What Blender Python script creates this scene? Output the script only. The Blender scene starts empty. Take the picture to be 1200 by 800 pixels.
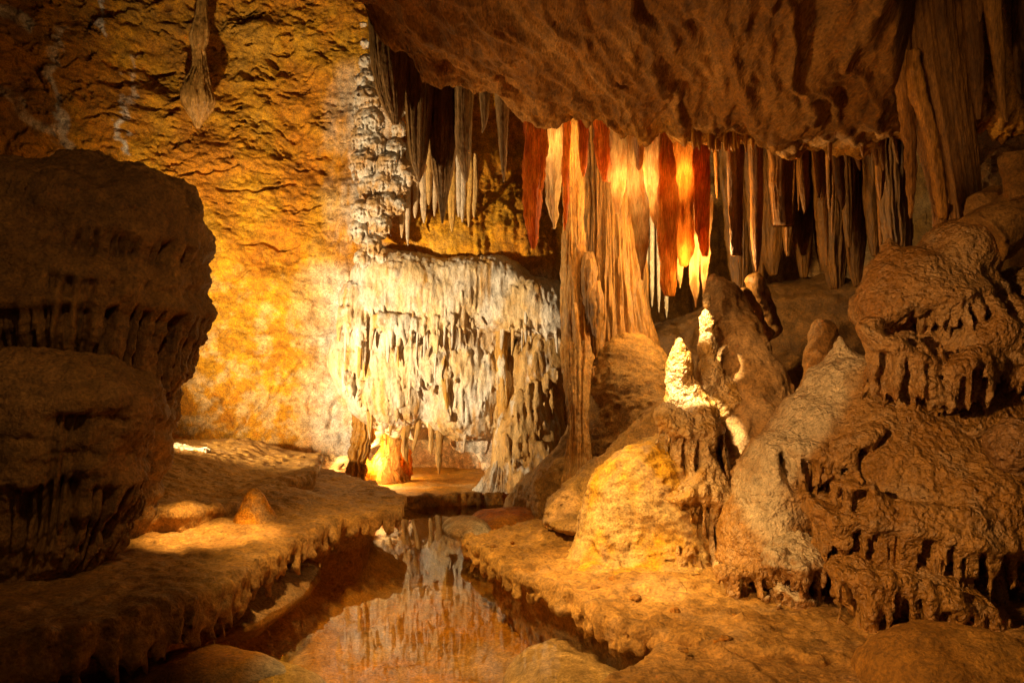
import bpy, math, random
import numpy as np
import openvdb as vdb

F = 933.33            # focal length in photo pixels (1200 wide)
CZ, HY = 1.6, 430.0   # camera height, horizon row
SC = bpy.context.scene
COL = SC.collection
f32 = np.float32

def P(px, py, d):
    """point of the cave seen at photo pixel (px, py), d metres away"""
    return np.array([(px - 600.0) / F * d, d, CZ + (HY - py) / F * d])

# ---------------------------------------------------------------- noise
_r = np.random.RandomState(7)
PERM = _r.permutation(256).astype(np.int32)
PERM = np.concatenate([PERM, PERM])
_g = _r.normal(size=(256, 3)); _g /= np.linalg.norm(_g, axis=1)[:, None]
GRAD = _g.astype(f32)

def _pn(p):
    i = np.floor(p).astype(np.int32); f = (p - i).astype(f32)
    u = f * f * f * (f * (f * 6 - 15) + 10)
    i &= 255
    out = None
    res = []
    px = (PERM[i[:, 0]], PERM[(i[:, 0] + 1) & 255])
    for a in (0, 1):
        for b in (0, 1):
            h2 = PERM[(px[a] + i[:, 1] + b) & 255]
            for c in (0, 1):
                g = GRAD[PERM[(h2 + i[:, 2] + c) & 255]]
                res.append(g[:, 0] * (f[:, 0] - a) + g[:, 1] * (f[:, 1] - b) + g[:, 2] * (f[:, 2] - c))
    w = u[:, 2]
    l = [res[k] + w * (res[k + 1] - res[k]) for k in (0, 2, 4, 6)]
    w = u[:, 1]
    m = [l[k] + w * (l[k + 1] - l[k]) for k in (0, 2)]
    return (m[0] + u[:, 0] * (m[1] - m[0])) * 1.5

def pn(p):
    p = np.asarray(p, f32)
    n = len(p)
    if n <= 200000: return _pn(p)
    return np.concatenate([_pn(p[k:k + 200000]) for k in range(0, n, 200000)])

def fbm(p, freq=1.0, octv=4, gain=0.5, seed=0.0, mode=0):
    p = np.asarray(p, f32) * np.asarray(freq, f32) + f32(seed * 17.31 + 0.37)
    a, s, out = 1.0, 0.0, 0.0
    for k in range(octv):
        n = pn(p)
        if mode == 1: n = 1 - 2 * np.abs(n)          # ridged
        elif mode == 2: n = 2 * np.abs(n) - 0.6      # billow
        out = out + n * f32(a); s += a
        a *= gain; p = p * f32(2.03) + f32(11.7)
    return out / f32(s)

RNDV = _r.rand(256, 3).astype(f32)
def worley(p, freq, seed=0.0):
    """distance to the nearest of scattered points (cells of size 1/freq)"""
    p = np.asarray(p, f32) * f32(freq) + f32(seed * 7.77 + .13)
    i = np.floor(p).astype(np.int32); f = p - i
    s = np.where(f > .5, 1, -1)
    d = np.full(len(p), 9.0, f32)
    for a in (0, 1):
        for b in (0, 1):
            for c in (0, 1):
                o = s * np.array([a, b, c]); j = (i + o) & 255
                r = RNDV[PERM[PERM[PERM[j[:, 0]] + j[:, 1]] + j[:, 2]]]
                d = np.minimum(d, np.linalg.norm(o + .15 + .7 * r - f, axis=1))
    return d

def sstep(a, b, x):
    t = np.clip((x - a) / (b - a), 0, 1)
    return t * t * (3 - 2 * t)

def lerp(a, b, t):
    return a + (b - a) * t

# ---------------------------------------------------------------- mesh helpers
def normals(v, q):
    n = np.cross(v[q[:, 2]] - v[q[:, 0]], v[q[:, 3]] - v[q[:, 1]])
    out = np.zeros_like(v)
    for k in range(4):
        for c in range(3):
            out[:, c] += np.bincount(q[:, k], n[:, c], len(v))
    return out / (np.linalg.norm(out, axis=1)[:, None] + 1e-12)

def grid_faces(nu, nv, wrap=False):
    i = np.arange(nu - 1 if not wrap else nu); j = np.arange(nv - 1)
    I, J = np.meshgrid(i, j, indexing='ij')
    I2 = (I + 1) % nu
    return np.stack([I * nv + J, I2 * nv + J, I2 * nv + J + 1, I * nv + J + 1], -1).reshape(-1, 4)

def mk(name, v, q, mat, label=None, cat=None, group=None, kind=None, col=None, parent=None, origin=None, flip=False):
    v = np.asarray(v, np.float64)
    if origin is None:
        origin = np.array([(v[:, 0].min() + v[:, 0].max()) / 2, (v[:, 1].min() + v[:, 1].max()) / 2, v[:, 2].min()])
    po = np.array(parent['_o']) if parent is not None else np.zeros(3)
    me = bpy.data.meshes.new(name)
    vv = (v - origin).astype(f32)
    if flip: q = q[:, ::-1]
    me.vertices.add(len(vv)); me.vertices.foreach_set('co', vv.ravel())
    me.loops.add(q.size); me.loops.foreach_set('vertex_index', np.ascontiguousarray(q, np.int32).ravel())
    me.polygons.add(len(q))
    me.polygons.foreach_set('loop_start', np.arange(0, q.size, q.shape[1], dtype=np.int32))
    me.polygons.foreach_set('loop_total', np.full(len(q), q.shape[1], np.int32))
    me.update(calc_edges=True)
    me.validate()
    me.polygons.foreach_set('use_smooth', np.ones(len(me.polygons), bool))
    if col is not None:
        at = me.color_attributes.new('Col', 'FLOAT_COLOR', 'POINT')
        c4 = np.ones((len(vv), 4), f32); c4[:, :3] = col
        mxc = c4[:, :3].max(1)[:, None]; c4[:, :3] = np.clip(mxc - (mxc - c4[:, :3]) * 1.17, .004, .9)
        at.data.foreach_set('color', c4.ravel())
    me.materials.append(mat)
    o = bpy.data.objects.new(name, me); COL.objects.link(o)
    o.location = origin - po
    if parent is not None: o.parent = parent
    tag(o, label, cat, group, kind or ('thing' if cat else None))
    return o

def tag(o, label=None, cat=None, group=None, kind=None):
    if label: o['label'] = label
    if cat: o['category'] = cat
    if group: o['group'] = group
    if kind: o['kind'] = kind
    return o

def empty(name, loc, label, cat, group=None):
    o = bpy.data.objects.new(name, None); COL.objects.link(o)
    o.location = loc; o['_o'] = [float(a) for a in loc]
    o.empty_display_size = 0.1
    return tag(o, label, cat, group, 'thing')

def bump_out(v, q, d):
    return v + normals(v, q) * d[:, None]

# ---------------------------------------------------------------- signed distance bodies, meshed with openvdb
def smin(a, b, k):
    h = np.maximum(k - np.abs(a - b), 0) / k
    return np.minimum(a, b) - h * h * k * 0.25

def slots(p, d, path, L, amp, rec, seed, fx=19.0):
    """carve the drip row under a lip: path = 3D lip polyline, L = length of the drips, amp = depth of the gaps, rec = recess under the lip"""
    path = np.array(path); o = np.argsort(path[:, 0]); px, pz = path[o, 0], path[o, 2]; py = path[o, 1]
    w = np.nonzero((np.abs(d) < .4) & (p[:, 0] > px[0] - .12) & (p[:, 0] < px[-1] + .12))[0]
    if not len(w): return d
    x = p[w]
    zl = np.interp(x[:, 0], px, pz) + .035 * fbm(x * (1, .3, 0), 7, 3, seed=seed); yl = np.interp(x[:, 0], px, py)
    u = zl - x[:, 2]
    ll = L * (1 + .8 * fbm(x * (1, .5, 0), 6, 2, seed=seed + 1))
    win = sstep(0, .05, u) * sstep(ll, ll * .55, u) * sstep(.55, .4, np.abs(x[:, 1] - yl)) * sstep(px[0] - .12, px[0], x[:, 0]) * sstep(px[-1] + .12, px[-1], x[:, 0])
    wx = x + np.stack([.03 * fbm(x, 4, 2, seed=seed + 3), x[:, 0] * 0, x[:, 0] * 0], -1)
    n = fbm(wx * (fx, fx * .35, 1.5), 1, 2, .45, seed + 2)
    sl = sstep(-.10, .12, n + .55 * np.clip(u / np.maximum(ll, .02), 0, 1) - .22)
    d = d.copy()
    d[w] += win * (rec * np.clip(u / .12, 0, 1) + amp * sl) - .03 * np.exp(-((u + .02) / .045) ** 2) * (np.abs(x[:, 1] - yl) < .45)
    return d

class Body:
    def __init__(s, k=0.08): s.e = []; s.c = []; s.k = k; s.cut = []; s.nz = []; s.fn = []; s.sl = []
    def ell(s, c, r, k=None): s.e.append((np.array(c, float), np.array(r, float), k or s.k)); return s
    def cap(s, a, b, ra, rb, k=0.03): s.c.append((np.array(a, float), np.array(b, float), ra, rb, k)); return s
    def noise(s, freq, amp, octv=3, mode=0, seed=0): s.nz.append((freq, amp, octv, mode, seed)); return s
    def ev(s, p):
        d = np.full(len(p), 9.0)
        for c, r, k in s.e:
            x = p - c
            k0 = np.linalg.norm(x / r, axis=1); k1 = np.linalg.norm(x / (r * r), axis=1) + 1e-9
            d = smin(d, np.where(k0 < 1e-6, -r.min(), k0 * (k0 - 1) / k1), k)
        for fn in s.fn: d = fn(p, d)
        for a, b, ra, rb, k in s.c:
            m = max(ra, rb) + k + 0.08
            lo = np.minimum(a, b) - m; hi = np.maximum(a, b) + m
            w = np.nonzero((p[:, 0] > lo[0]) & (p[:, 0] < hi[0]) & (p[:, 1] > lo[1]) & (p[:, 1] < hi[1]) & (p[:, 2] > lo[2]) & (p[:, 2] < hi[2]))[0]
            if len(w) == 0: continue
            x = p[w] - a; ab = b - a; t = np.clip(x @ ab / (ab @ ab), 0, 1)
            dd = np.linalg.norm(x - t[:, None] * ab, axis=1) - (ra + (rb - ra) * t)
            d[w] = smin(d[w], dd, k)
        for args in s.sl: d = slots(p, d, *args)
        for freq, amp, octv, mode, seed in s.nz:
            w = np.nonzero(np.abs(d) < 0.35)[0]
            if len(w): d[w] = d[w] - amp * (fbm(p[w], freq, octv, 0.5, seed, mode) if mode < 3 else .5 - worley(p[w] + .012 * pn(p[w] * 30)[:, None], freq, seed))
        return d
    def mesh(s, lo, hi, h):
        return sdf_mesh(s.ev, lo, hi, h)

def sdf_mesh(fn, lo, hi, h, c=4):
    lo = np.array(lo, float); hi = np.array(hi, float)
    nb = np.ceil((hi - lo) / h / c).astype(int)
    ax = [lo[k] + np.arange(nb[k] + 1) * h * c for k in range(3)]
    G = np.stack(np.meshgrid(*ax, indexing='ij'), -1).reshape(-1, 3)
    d = fn(G).reshape(nb + 1)
    near = np.abs(d) < h * c * 2.2
    fl = np.zeros(nb, bool)
    for a in (0, 1):
        for b in (0, 1):
            for e in (0, 1):
                fl |= near[a:a + nb[0], b:b + nb[1], e:e + nb[2]]
                fl |= (d[a:a + nb[0], b:b + nb[1], e:e + nb[2]] < 0) != (d[:-1, :-1, :-1] < 0)
    n = nb * c + 1
    A = np.ones(n, f32)
    sg = np.where(d < 0, -1.0, 1.0).astype(f32)
    idx = [np.minimum((np.arange(n[k]) + c // 2) // c, nb[k]) for k in range(3)]
    A[:] = sg[np.ix_(*idx)]
    M = np.zeros(n, bool)
    big = np.repeat(np.repeat(np.repeat(fl, c, 0), c, 1), c, 2)
    for a in (0, 1):
        for b in (0, 1):
            for e in (0, 1):
                M[a:n[0] - 1 + a, b:n[1] - 1 + b, e:n[2] - 1 + e] |= big
    ids = np.argwhere(M)
    A[M] = fn(lo + ids * h).astype(f32)
    for k in range(3):                                   # close the body at the box sides
        sl = [slice(None)] * 3
        for e in (0, -1):
            sl[k] = e; A[tuple(sl)] = np.maximum(A[tuple(sl)], 0.3 * h)
    g = vdb.FloatGrid(1.0); g.copyFromArray(A)
    v, t, q = g.convertToPolygons(0.0, 0.0)
    v = lo + np.asarray(v, np.float64) * h; q = np.asarray(q, np.int64)
    vol = np.einsum('ij,ij->i', v[q[:, 0]], np.cross(v[q[:, 1]], v[q[:, 2]])).sum() + np.einsum('ij,ij->i', v[q[:, 0]], np.cross(v[q[:, 2]], v[q[:, 3]])).sum()
    if vol < 0: q = q[:, ::-1]
    return v, q

RNG = np.random.RandomState(11)

def fringe(body, path, n, L, r, out=(0, 0, 0), k=0.025, jit=0.04, tip=0.3):
    """a row of drips hanging along a 3D polyline"""
    path = np.array(path); seg = np.linalg.norm(np.diff(path, axis=0), axis=1); s = np.concatenate([[0], np.cumsum(seg)])
    for i in range(n):
        t = (i + 0.5 + RNG.uniform(-.35, .35)) / n * s[-1]
        a = np.array([np.interp(t, s, path[:, c]) for c in range(3)]) + RNG.uniform(-jit, jit, 3) * (0.5, 1, 0.6)
        l = RNG.uniform(*L); rr = RNG.uniform(*r)
        m = a + np.array([RNG.uniform(-.02, .02), -0.02, -l * 0.45]) + np.array(out) * 0.5
        b = a + np.array([RNG.uniform(-.04, .04), 0.01, -l]) + np.array(out)
        body.cap(a + (0, 0.03, 0.05), m, rr * 1.15, rr * 0.9, k)
        body.cap(m, b, rr * 0.9, rr * tip, k * 0.6)

# ---------------------------------------------------------------- lofts: stalactites, stalagmites, columns, boulders
def loft(rows, flat=1.0, res=0.014, disp=None, sm=2, ntmax=360, close=True):
    """rows: (x, y, z, rx[, ry]) from top to bottom; rings stay level; returns v, q, (theta, t)"""
    R = np.array([list(r) + [r[3] * flat] if len(r) == 4 else list(r) for r in rows], float)
    s = np.concatenate([[0], np.cumsum(np.linalg.norm(np.diff(R[:, :4], axis=0), axis=1))])
    n = int(np.clip(s[-1] / res, 12, 500))
    t = np.linspace(0, s[-1], n)
    X = np.stack([np.interp(t, s, R[:, c]) for c in range(5)], -1)
    if sm:
        w = max(1, int(n / len(rows) * 0.5))
        for _ in range(sm):
            Xp = np.concatenate([np.repeat(X[:1], w, 0) * 2 - X[1:w + 1][::-1] if n > w + 1 else np.repeat(X[:1], w, 0), X,
                                 np.repeat(X[-1:], w, 0) * 2 - X[-w - 1:-1][::-1] if n > w + 1 else np.repeat(X[-1:], w, 0)])
            ker = np.ones(2 * w + 1) / (2 * w + 1)
            X = np.stack([np.convolve(Xp[:, c], ker, 'valid') for c in range(5)], -1)
    X[:, 3:] = np.maximum(X[:, 3:], 0.002)
    if close:                                            # rounded-off ends
        e0, e1 = X[:1].copy(), X[-1:].copy(); e0[:, 3:] = 0.0015; e1[:, 3:] = 0.0015
        X = np.vstack([e0, X, e1]); n += 2
    nt = int(np.clip(2 * math.pi * X[:, 3].max() / res, 14, ntmax))
    th = np.arange(nt) / nt * 2 * math.pi
    V = np.zeros((nt, n, 3))
    V[:, :, 0] = X[None, :, 0] + np.cos(th)[:, None] * X[None, :, 3]
    V[:, :, 1] = X[None, :, 1] + np.sin(th)[:, None] * X[None, :, 4]
    V[:, :, 2] = X[None, :, 2]
    v = V.reshape(-1, 3); q = grid_faces(nt, n, True)
    th2 = np.repeat(th, n); tt = np.tile(np.linspace(0, 1, n), nt)
    # orientation: outward
    q = q[:, ::-1]
    nn = normals(v, q); ctr = np.array([np.interp(tt, np.linspace(0, 1, n), X[:, c]) for c in range(3)]).T
    if ((v - ctr) * nn).sum() < 0: q = q[:, ::-1]
    if disp is not None: v = bump_out(v, q, disp(v, th2, tt))
    return v, q, th2, tt

def rows_px(rows, d):
    """rows of (y, x_left, x_right) in photo pixels at depth d (or with own depth as 4th)"""
    out = []
    for r in rows:
        dd = r[3] if len(r) > 3 else d
        a = P((r[1] + r[2]) / 2, r[0], dd)
        out.append((a[0], a[1], a[2], (r[2] - r[1]) / 2 * dd / F))
    return out
# ---------------------------------------------------------------- materials (procedural; base colour from the mesh's own mineral colour)
def rock_mat(name, fine=60.0, mid=14.0, bump=0.5, dist=0.02, rough=0.62, spec=0.4, var=0.45, popcorn=0.0, pop_scale=38.0,
             stretch=(1, 1, 1), transl=0.0, tcol=(1.0, 0.3, 0.04), wet=0.0, sub=0.0):
    m = bpy.data.materials.new(name); m.use_nodes = True
    nt = m.node_tree; N = nt.nodes; L = nt.links
    bs = N['Principled BSDF']
    at = N.new('ShaderNodeAttribute'); at.attribute_name = 'Col'
    tc = N.new('ShaderNodeTexCoord'); mp = N.new('ShaderNodeMapping'); mp.inputs['Scale'].default_value = stretch
    L.new(tc.outputs['Object'], mp.inputs['Vector'])
    def noise(scale, det, ro=0.6, d=0.0):
        n = N.new('ShaderNodeTexNoise'); n.inputs['Scale'].default_value = scale; n.inputs['Detail'].default_value = det
        n.inputs['Roughness'].default_value = ro; n.inputs['Distortion'].default_value = d
        L.new(mp.outputs['Vector'], n.inputs['Vector']); return n
    n1 = noise(mid, 8, 0.65, 0.4); n2 = noise(fine, 6, 0.65)
    # mottling of the mineral colour
    mr = N.new('ShaderNodeMapRange'); mr.inputs['From Min'].default_value = 0.3; mr.inputs['From Max'].default_value = 0.7
    mr.inputs['To Min'].default_value = 1 - var; mr.inputs['To Max'].default_value = 1 + var * 0.7
    L.new(n1.outputs['Fac'], mr.inputs['Value'])
    mx = N.new('ShaderNodeVectorMath'); mx.operation = 'SCALE'
    L.new(at.outputs['Color'], mx.inputs[0]); L.new(mr.outputs['Result'], mx.inputs['Scale'])
    mr2 = N.new('ShaderNodeMapRange'); mr2.inputs['From Min'].default_value = 0.33; mr2.inputs['From Max'].default_value = 0.67
    mr2.inputs['To Min'].default_value = 1 - var * 1.0; mr2.inputs['To Max'].default_value = 1 + var * 0.6
    L.new(n2.outputs['Fac'], mr2.inputs['Value'])
    mx2 = N.new('ShaderNodeVectorMath'); mx2.operation = 'SCALE'
    L.new(mx.outputs['Vector'], mx2.inputs[0]); L.new(mr2.outputs['Result'], mx2.inputs['Scale'])
    L.new(mx2.outputs['Vector'], bs.inputs['Base Color'])
    # relief
    ad = N.new('ShaderNodeMath'); ad.operation = 'MULTIPLY_ADD'
    L.new(n1.outputs['Fac'], ad.inputs[0]); ad.inputs[1].default_value = 1.6; L.new(n2.outputs['Fac'], ad.inputs[2])
    h = ad.outputs[0]
    if popcorn:
        vo = N.new('ShaderNodeTexVoronoi'); vo.feature = 'SMOOTH_F1'; vo.inputs['Scale'].default_value = pop_scale
        vo.inputs['Smoothness'].default_value = 0.35
        nv = noise(pop_scale * 0.6, 3)
        mxv = N.new('ShaderNodeMixRGB'); mxv.inputs['Fac'].default_value = 0.06
        L.new(mp.outputs['Vector'], mxv.inputs['Color1']); L.new(nv.outputs['Color'], mxv.inputs['Color2'])
        L.new(mxv.outputs['Color'], vo.inputs['Vector'])
        ma = N.new('ShaderNodeMath'); ma.operation = 'MULTIPLY_ADD'
        L.new(vo.outputs['Distance'], ma.inputs[0]); ma.inputs[1].default_value = -popcorn; L.new(h, ma.inputs[2])
        h = ma.outputs[0]
    bu = N.new('ShaderNodeBump'); bu.inputs['Strength'].default_value = bump; bu.inputs['Distance'].default_value = dist
    L.new(h, bu.inputs['Height']); L.new(bu.outputs['Normal'], bs.inputs['Normal'])
    rr = N.new('ShaderNodeMapRange'); rr.inputs['From Min'].default_value = 0.3; rr.inputs['From Max'].default_value = 0.7
    rr.inputs['To Min'].default_value = rough - wet; rr.inputs['To Max'].default_value = min(1, rough + 0.2)
    L.new(n1.outputs['Fac'], rr.inputs['Value']); L.new(rr.outputs['Result'], bs.inputs['Roughness'])
    bs.inputs['Specular IOR Level'].default_value = spec
    if transl:
        tr = N.new('ShaderNodeBsdfTranslucent'); 
        nb = N.new('ShaderNodeTexNoise'); nb.inputs['Scale'].default_value = 7; nb.inputs['Detail'].default_value = 4
        mpb = N.new('ShaderNodeMapping'); mpb.inputs['Scale'].default_value = (2.2, 2.2, .8)
        L.new(tc.outputs['Object'], mpb.inputs['Vector']); L.new(mpb.outputs['Vector'], nb.inputs['Vector'])
        rb = N.new('ShaderNodeValToRGB'); rb.color_ramp.elements[0].position = .36; rb.color_ramp.elements[1].position = .62
        rb.color_ramp.elements[0].color = (tcol[0] * .62, tcol[1] * .42, tcol[2] * .3, 1); rb.color_ramp.elements[1].color = (*tcol, 1)
        L.new(nb.outputs['Fac'], rb.inputs['Fac'])
        tm = N.new('ShaderNodeVectorMath'); tm.operation = 'SCALE'
        L.new(rb.outputs['Color'], tm.inputs[0]); L.new(mr2.outputs['Result'], tm.inputs['Scale']); L.new(tm.outputs['Vector'], tr.inputs['Color'])
        L.new(bu.outputs['Normal'], tr.inputs['Normal'])
        ms = N.new('ShaderNodeMixShader'); ms.inputs['Fac'].default_value = transl
        L.new(bs.outputs[0], ms.inputs[1]); L.new(tr.outputs[0], ms.inputs[2])
        L.new(ms.outputs[0], N['Material Output'].inputs['Surface'])
    return m

M_wall = rock_mat('cave_wall_rock', 60, 9, 1.0, 0.020, var=0.55)
M_ceil = rock_mat('ceiling_rock', 50, 10, 1.0, 0.016, stretch=(1.6, 0.45, 1), var=0.5)
M_calc = rock_mat('white_calcite', 60, 16, 1.0, 0.011, rough=0.5, spec=0.5, wet=0.15, stretch=(1.4, 1.4, 0.5), var=0.4)
M_drip = rock_mat('dripstone', 70, 16, 0.8, 0.009, rough=0.5, wet=0.15, stretch=(1.5, 1.5, 0.3), var=0.5)
M_pop = rock_mat('popcorn_flowstone', 90, 16, 1.0, 0.0065, rough=0.42, spec=0.6, popcorn=3.2, pop_scale=36, wet=0.18, var=0.4)
M_bould = rock_mat('boulder_flowstone', 60, 12, 1.0, 0.013, rough=0.55, var=0.5)
M_ledge = rock_mat('ledge_rock', 50, 10, 1.0, 0.015, rough=0.55, var=0.5)
M_red = rock_mat('translucent_dripstone', 60, 14, 0.4, 0.01, transl=0.65, tcol=(1.0, 0.56, 0.14), stretch=(2.2, 2.2, 0.18), var=0.6, rough=0.45)
M_amber = rock_mat('translucent_amber_dripstone', 60, 14, 0.4, 0.01, transl=0.65, tcol=(1.0, 0.66, 0.26), stretch=(2.2, 2.2, 0.18), var=0.55, rough=0.45)

M_hot = rock_mat('translucent_pale_dripstone', 60, 14, 0.4, 0.01, transl=0.65, tcol=(1.0, 0.88, 0.62), stretch=(2.2, 2.2, 0.18), var=0.45, rough=0.45)

def water_mat():
    m = bpy.data.materials.new('pool_water'); m.use_nodes = True
    nt = m.node_tree; N = nt.nodes; L = nt.links; N.remove(N['Principled BSDF'])
    tr = N.new('ShaderNodeBsdfTransparent'); tr.inputs['Color'].default_value = (0.92, 0.80, 0.56, 1)
    gl = N.new('ShaderNodeBsdfGlossy'); gl.inputs['Roughness'].default_value = 0.015
    fr = N.new('ShaderNodeFresnel'); fr.inputs['IOR'].default_value = 1.36
    tc = N.new('ShaderNodeTexCoord'); no = N.new('ShaderNodeTexNoise'); no.inputs['Scale'].default_value = 5; no.inputs['Detail'].default_value = 2
    L.new(tc.outputs['Object'], no.inputs['Vector'])
    bu = N.new('ShaderNodeBump'); bu.inputs['Strength'].default_value = 0.05; bu.inputs['Distance'].default_value = 0.01
    L.new(no.outputs['Fac'], bu.inputs['Height']); L.new(bu.outputs['Normal'], gl.inputs['Normal']); L.new(bu.outputs['Normal'], fr.inputs['Normal'])
    mx = N.new('ShaderNodeMixShader'); L.new(fr.outputs[0], mx.inputs[0]); L.new(tr.outputs[0], mx.inputs[1]); L.new(gl.outputs[0], mx.inputs[2])
    L.new(mx.outputs[0], N['Material Output'].inputs['Surface'])
    return m
M_water = water_mat()

OCHRE = np.array((.59, .275, .062)); ORANGE = np.array((.58, .25, .035)); BROWN = np.array((.26, .145, .06)); DARK = np.array((.14, .075, .03))
TAN = np.array((.46, .30, .155)); CALC = np.array((.70, .655, .585)); RUST = np.array((.42, .15, .035)); GREY = np.array((.36, .25, .15))

def mixcol(v, a, b, freq=2.0, seed=0, lo=-.3, hi=.3, octv=4):
    t = sstep(lo, hi, fbm(v, freq, octv, 0.55, seed))[:, None]
    return a * (1 - t) + b * t
# ================================================================ SETTING: wall, ceiling, bed, water
# ---- back wall of the chamber
def poly_dist(x, y, pts):
    d = np.full(x.shape, 1e9)
    for (x0, y0), (x1, y1) in zip(pts[:-1], pts[1:]):
        dx, dy = x1 - x0, y1 - y0
        t = np.clip(((x - x0) * dx + (y - y0) * dy) / (dx * dx + dy * dy), 0, 1)
        d = np.minimum(d, np.hypot(x - x0 - t * dx, y - y0 - t * dy))
    return d

WPX = [-500, -200, 0, 150, 300, 450, 560, 680, 800, 900, 1000, 1100, 1200, 1400, 1700]
WD = [5.0, 7.0, 8.6, 9.7, 10.3, 10.5, 10.3, 10.6, 11.8, 12.6, 12.2, 10.8, 9.2, 7.5, 6.0]
def wall_depth(px):
    return np.interp(px, WPX, WD)

def build_wall():
    nu, nv = 1350, 760
    a = np.linspace(-420, 1620, nu); z = np.linspace(-0.7, 8.5, nv)
    D = wall_depth(a); ker = np.hanning(161); ker /= ker.sum()
    Dp = np.pad(D, 80, mode='edge'); D = np.convolve(Dp, ker, 'valid')
    A, Z = np.meshgrid(a, z, indexing='ij'); DD = np.repeat(D[:, None], nv, 1)
    Y0 = HY - (Z - CZ) / DD * F                      # photo row of this wall point
    px, py = A.ravel(), Y0.ravel()
    x = (A - 600) / F * DD
    v = np.stack([x, DD, Z], -1).reshape(-1, 3)
    off = np.zeros(len(v))                           # + = towards the camera
    wx = px + 14 * fbm(v, 1.3, 3, seed=3) + 22 * fbm(v, 3.5, 3, seed=39); wy = py + 14 * fbm(v, 1.3, 3, seed=4)
    # alcove at the foot of the wall, with its ragged roof
    ax = np.clip((wx - 478) / 86, -1.5, 1.5); roof = 505 + 40 * ax ** 2 + 26 * fbm(np.stack([px * .03, px * 0, px * 0], -1), 1, 3, seed=77)
    alc = sstep(0, 16, wy - roof) * sstep(1.12, 0.85, np.abs(ax))
    off -= 1.8 * alc
    # apron of rock swelling out at the foot
    off += 0.55 * sstep(480, 600, py) * sstep(430, 340, px)
    off += 0.5 * sstep(430, 590, py) * sstep(560, 640, px) * sstep(900, 700, px)
    # orange bulging ledge above the calcite
    off += 0.42 * np.exp(-((wx - 560) / 110) ** 2 - ((wy - 270) / 46) ** 2)
    off += 0.12 * sstep(318, 306, wy - 34 * sstep(500, 650, px) - 8 * fbm(v, 5, 2, seed=38)) * sstep(400, 450, px) * sstep(670, 640, px) * sstep(200, 290, wy)
    # big relief
    off += 0.34 * fbm(v, (.55, .55, .7), 3, seed=1) + 0.16 * fbm(v, (1.6, 1.6, 2.0), 4, seed=2)
    left = sstep(420, 330, px)                        # rough bedded rock on the left
    hi = sstep(330, 120, py)
    vw = v + .25 * np.stack([fbm(v, 1.7, 3, seed=41), fbm(v, 1.7, 3, seed=42), fbm(v, 1.7, 3, seed=43)], -1)
    rg = fbm(vw, (2.6, 2.6, 3.6), 5, 0.6, seed=5, mode=1)
    pit = fbm(vw, (3.5, 3.5, 6.5), 5, .62, seed=45)
    off += (0.014 + 0.035 * left * hi) * rg
    off -= (.02 + .06 * left * hi) * sstep(.06, .34, pit)
    off += 0.06 * left * hi * fbm(vw, (1.8, 1.8, 2.4), 3, .5, seed=6, mode=2)
    off += .012 * fbm(v, 11, 4, .65, seed=47, mode=1) * (.5 + left)
    # dripping flutes on the right part
    fl = sstep(330, 430, px)
    off += fl * (0.05 * fbm(v, (5.5, 5.5, .9), 4, 0.55, seed=8, mode=2) + 0.03 * fbm(v, (14, 14, 1.8), 3, seed=9))
    off += 0.017 * fbm(v, 20, 4, 0.62, seed=10)
    # cracks
    cr = [[(250, 462), (262, 470), (275, 500)], [(355, 425), (340, 440), (328, 462), (318, 470), (308, 480)], [(300, 478), (290, 498), (270, 512), (258, 540)],
          [(322, 452), (312, 480)], [(372, 450), (362, 475), (362, 485)], [(240, 500), (228, 520), (222, 530)], [(285, 286), (310, 284), (325, 293), (350, 287)],
          [(272, 328), (292, 316)], [(395, 470), (385, 500)], [(215, 205), (245, 203), (280, 193)], [(255, 222), (300, 225), (345, 215)], [(345, 250), (375, 240)]]
    for k, c in enumerate(cr):
        xs = [p[0] for p in c]; ys = [p[1] for p in c]
        w = np.nonzero((px > min(xs) - 12) & (px < max(xs) + 12) & (py > min(ys) - 12) & (py < max(ys) + 12))[0]
        jx = px[w] + 5 * fbm(v[w], 6, 3, seed=30); jy = py[w] + 5 * fbm(v[w], 6, 3, seed=31)
        d = poly_dist(jx, jy, c)
        off[w] -= 0.075 * sstep(2.8, 0.5, d) * (0.75 + .5 * fbm(v[w], 4, 2, seed=33))
    v = v.copy()
    v[:, 1] -= off
    q = grid_faces(nu, nv)
    v = bump_out(v, q, -0.012 * fbm(v, 9, 4, 0.65, seed=12, mode=0) * (0.5 + left))
    # mineral colours
    c = mixcol(v, OCHRE, np.array((.66, .38, .11)), 1.2, 20)
    t = sstep(-.15, .35, fbm(v, 2.6, 5, .6, 21))[:, None]; c = c * (1 - .55 * t) + ORANGE * .55 * t
    t = (sstep(-.12, .3, fbm(v, 3.4, 5, .65, 27)) * sstep(250, 420, py))[:, None]; c = c * (1 - .6 * t) + np.array((.74, .57, .34)) * .6 * t
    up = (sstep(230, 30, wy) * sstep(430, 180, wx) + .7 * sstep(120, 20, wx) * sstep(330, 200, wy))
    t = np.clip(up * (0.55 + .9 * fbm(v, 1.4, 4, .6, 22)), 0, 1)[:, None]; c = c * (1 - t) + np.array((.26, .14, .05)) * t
    # pale calcite stains
    g = fbm(v, (3, 3, 1.2), 5, .6, 23)
    ca = np.clip(sstep(330, 420, wx) * sstep(690, 600, wx) * sstep(300, 330, wy) * sstep(600, 520, wy) * (.85 + 1.1 * g), 0, 1)
    ca = np.maximum(ca, np.clip(sstep(360, 420, wx) * sstep(500, 440, wx) * sstep(60, 120, wy) * sstep(320, 280, wy) * (.35 + 1.2 * g), 0, 1))
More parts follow.
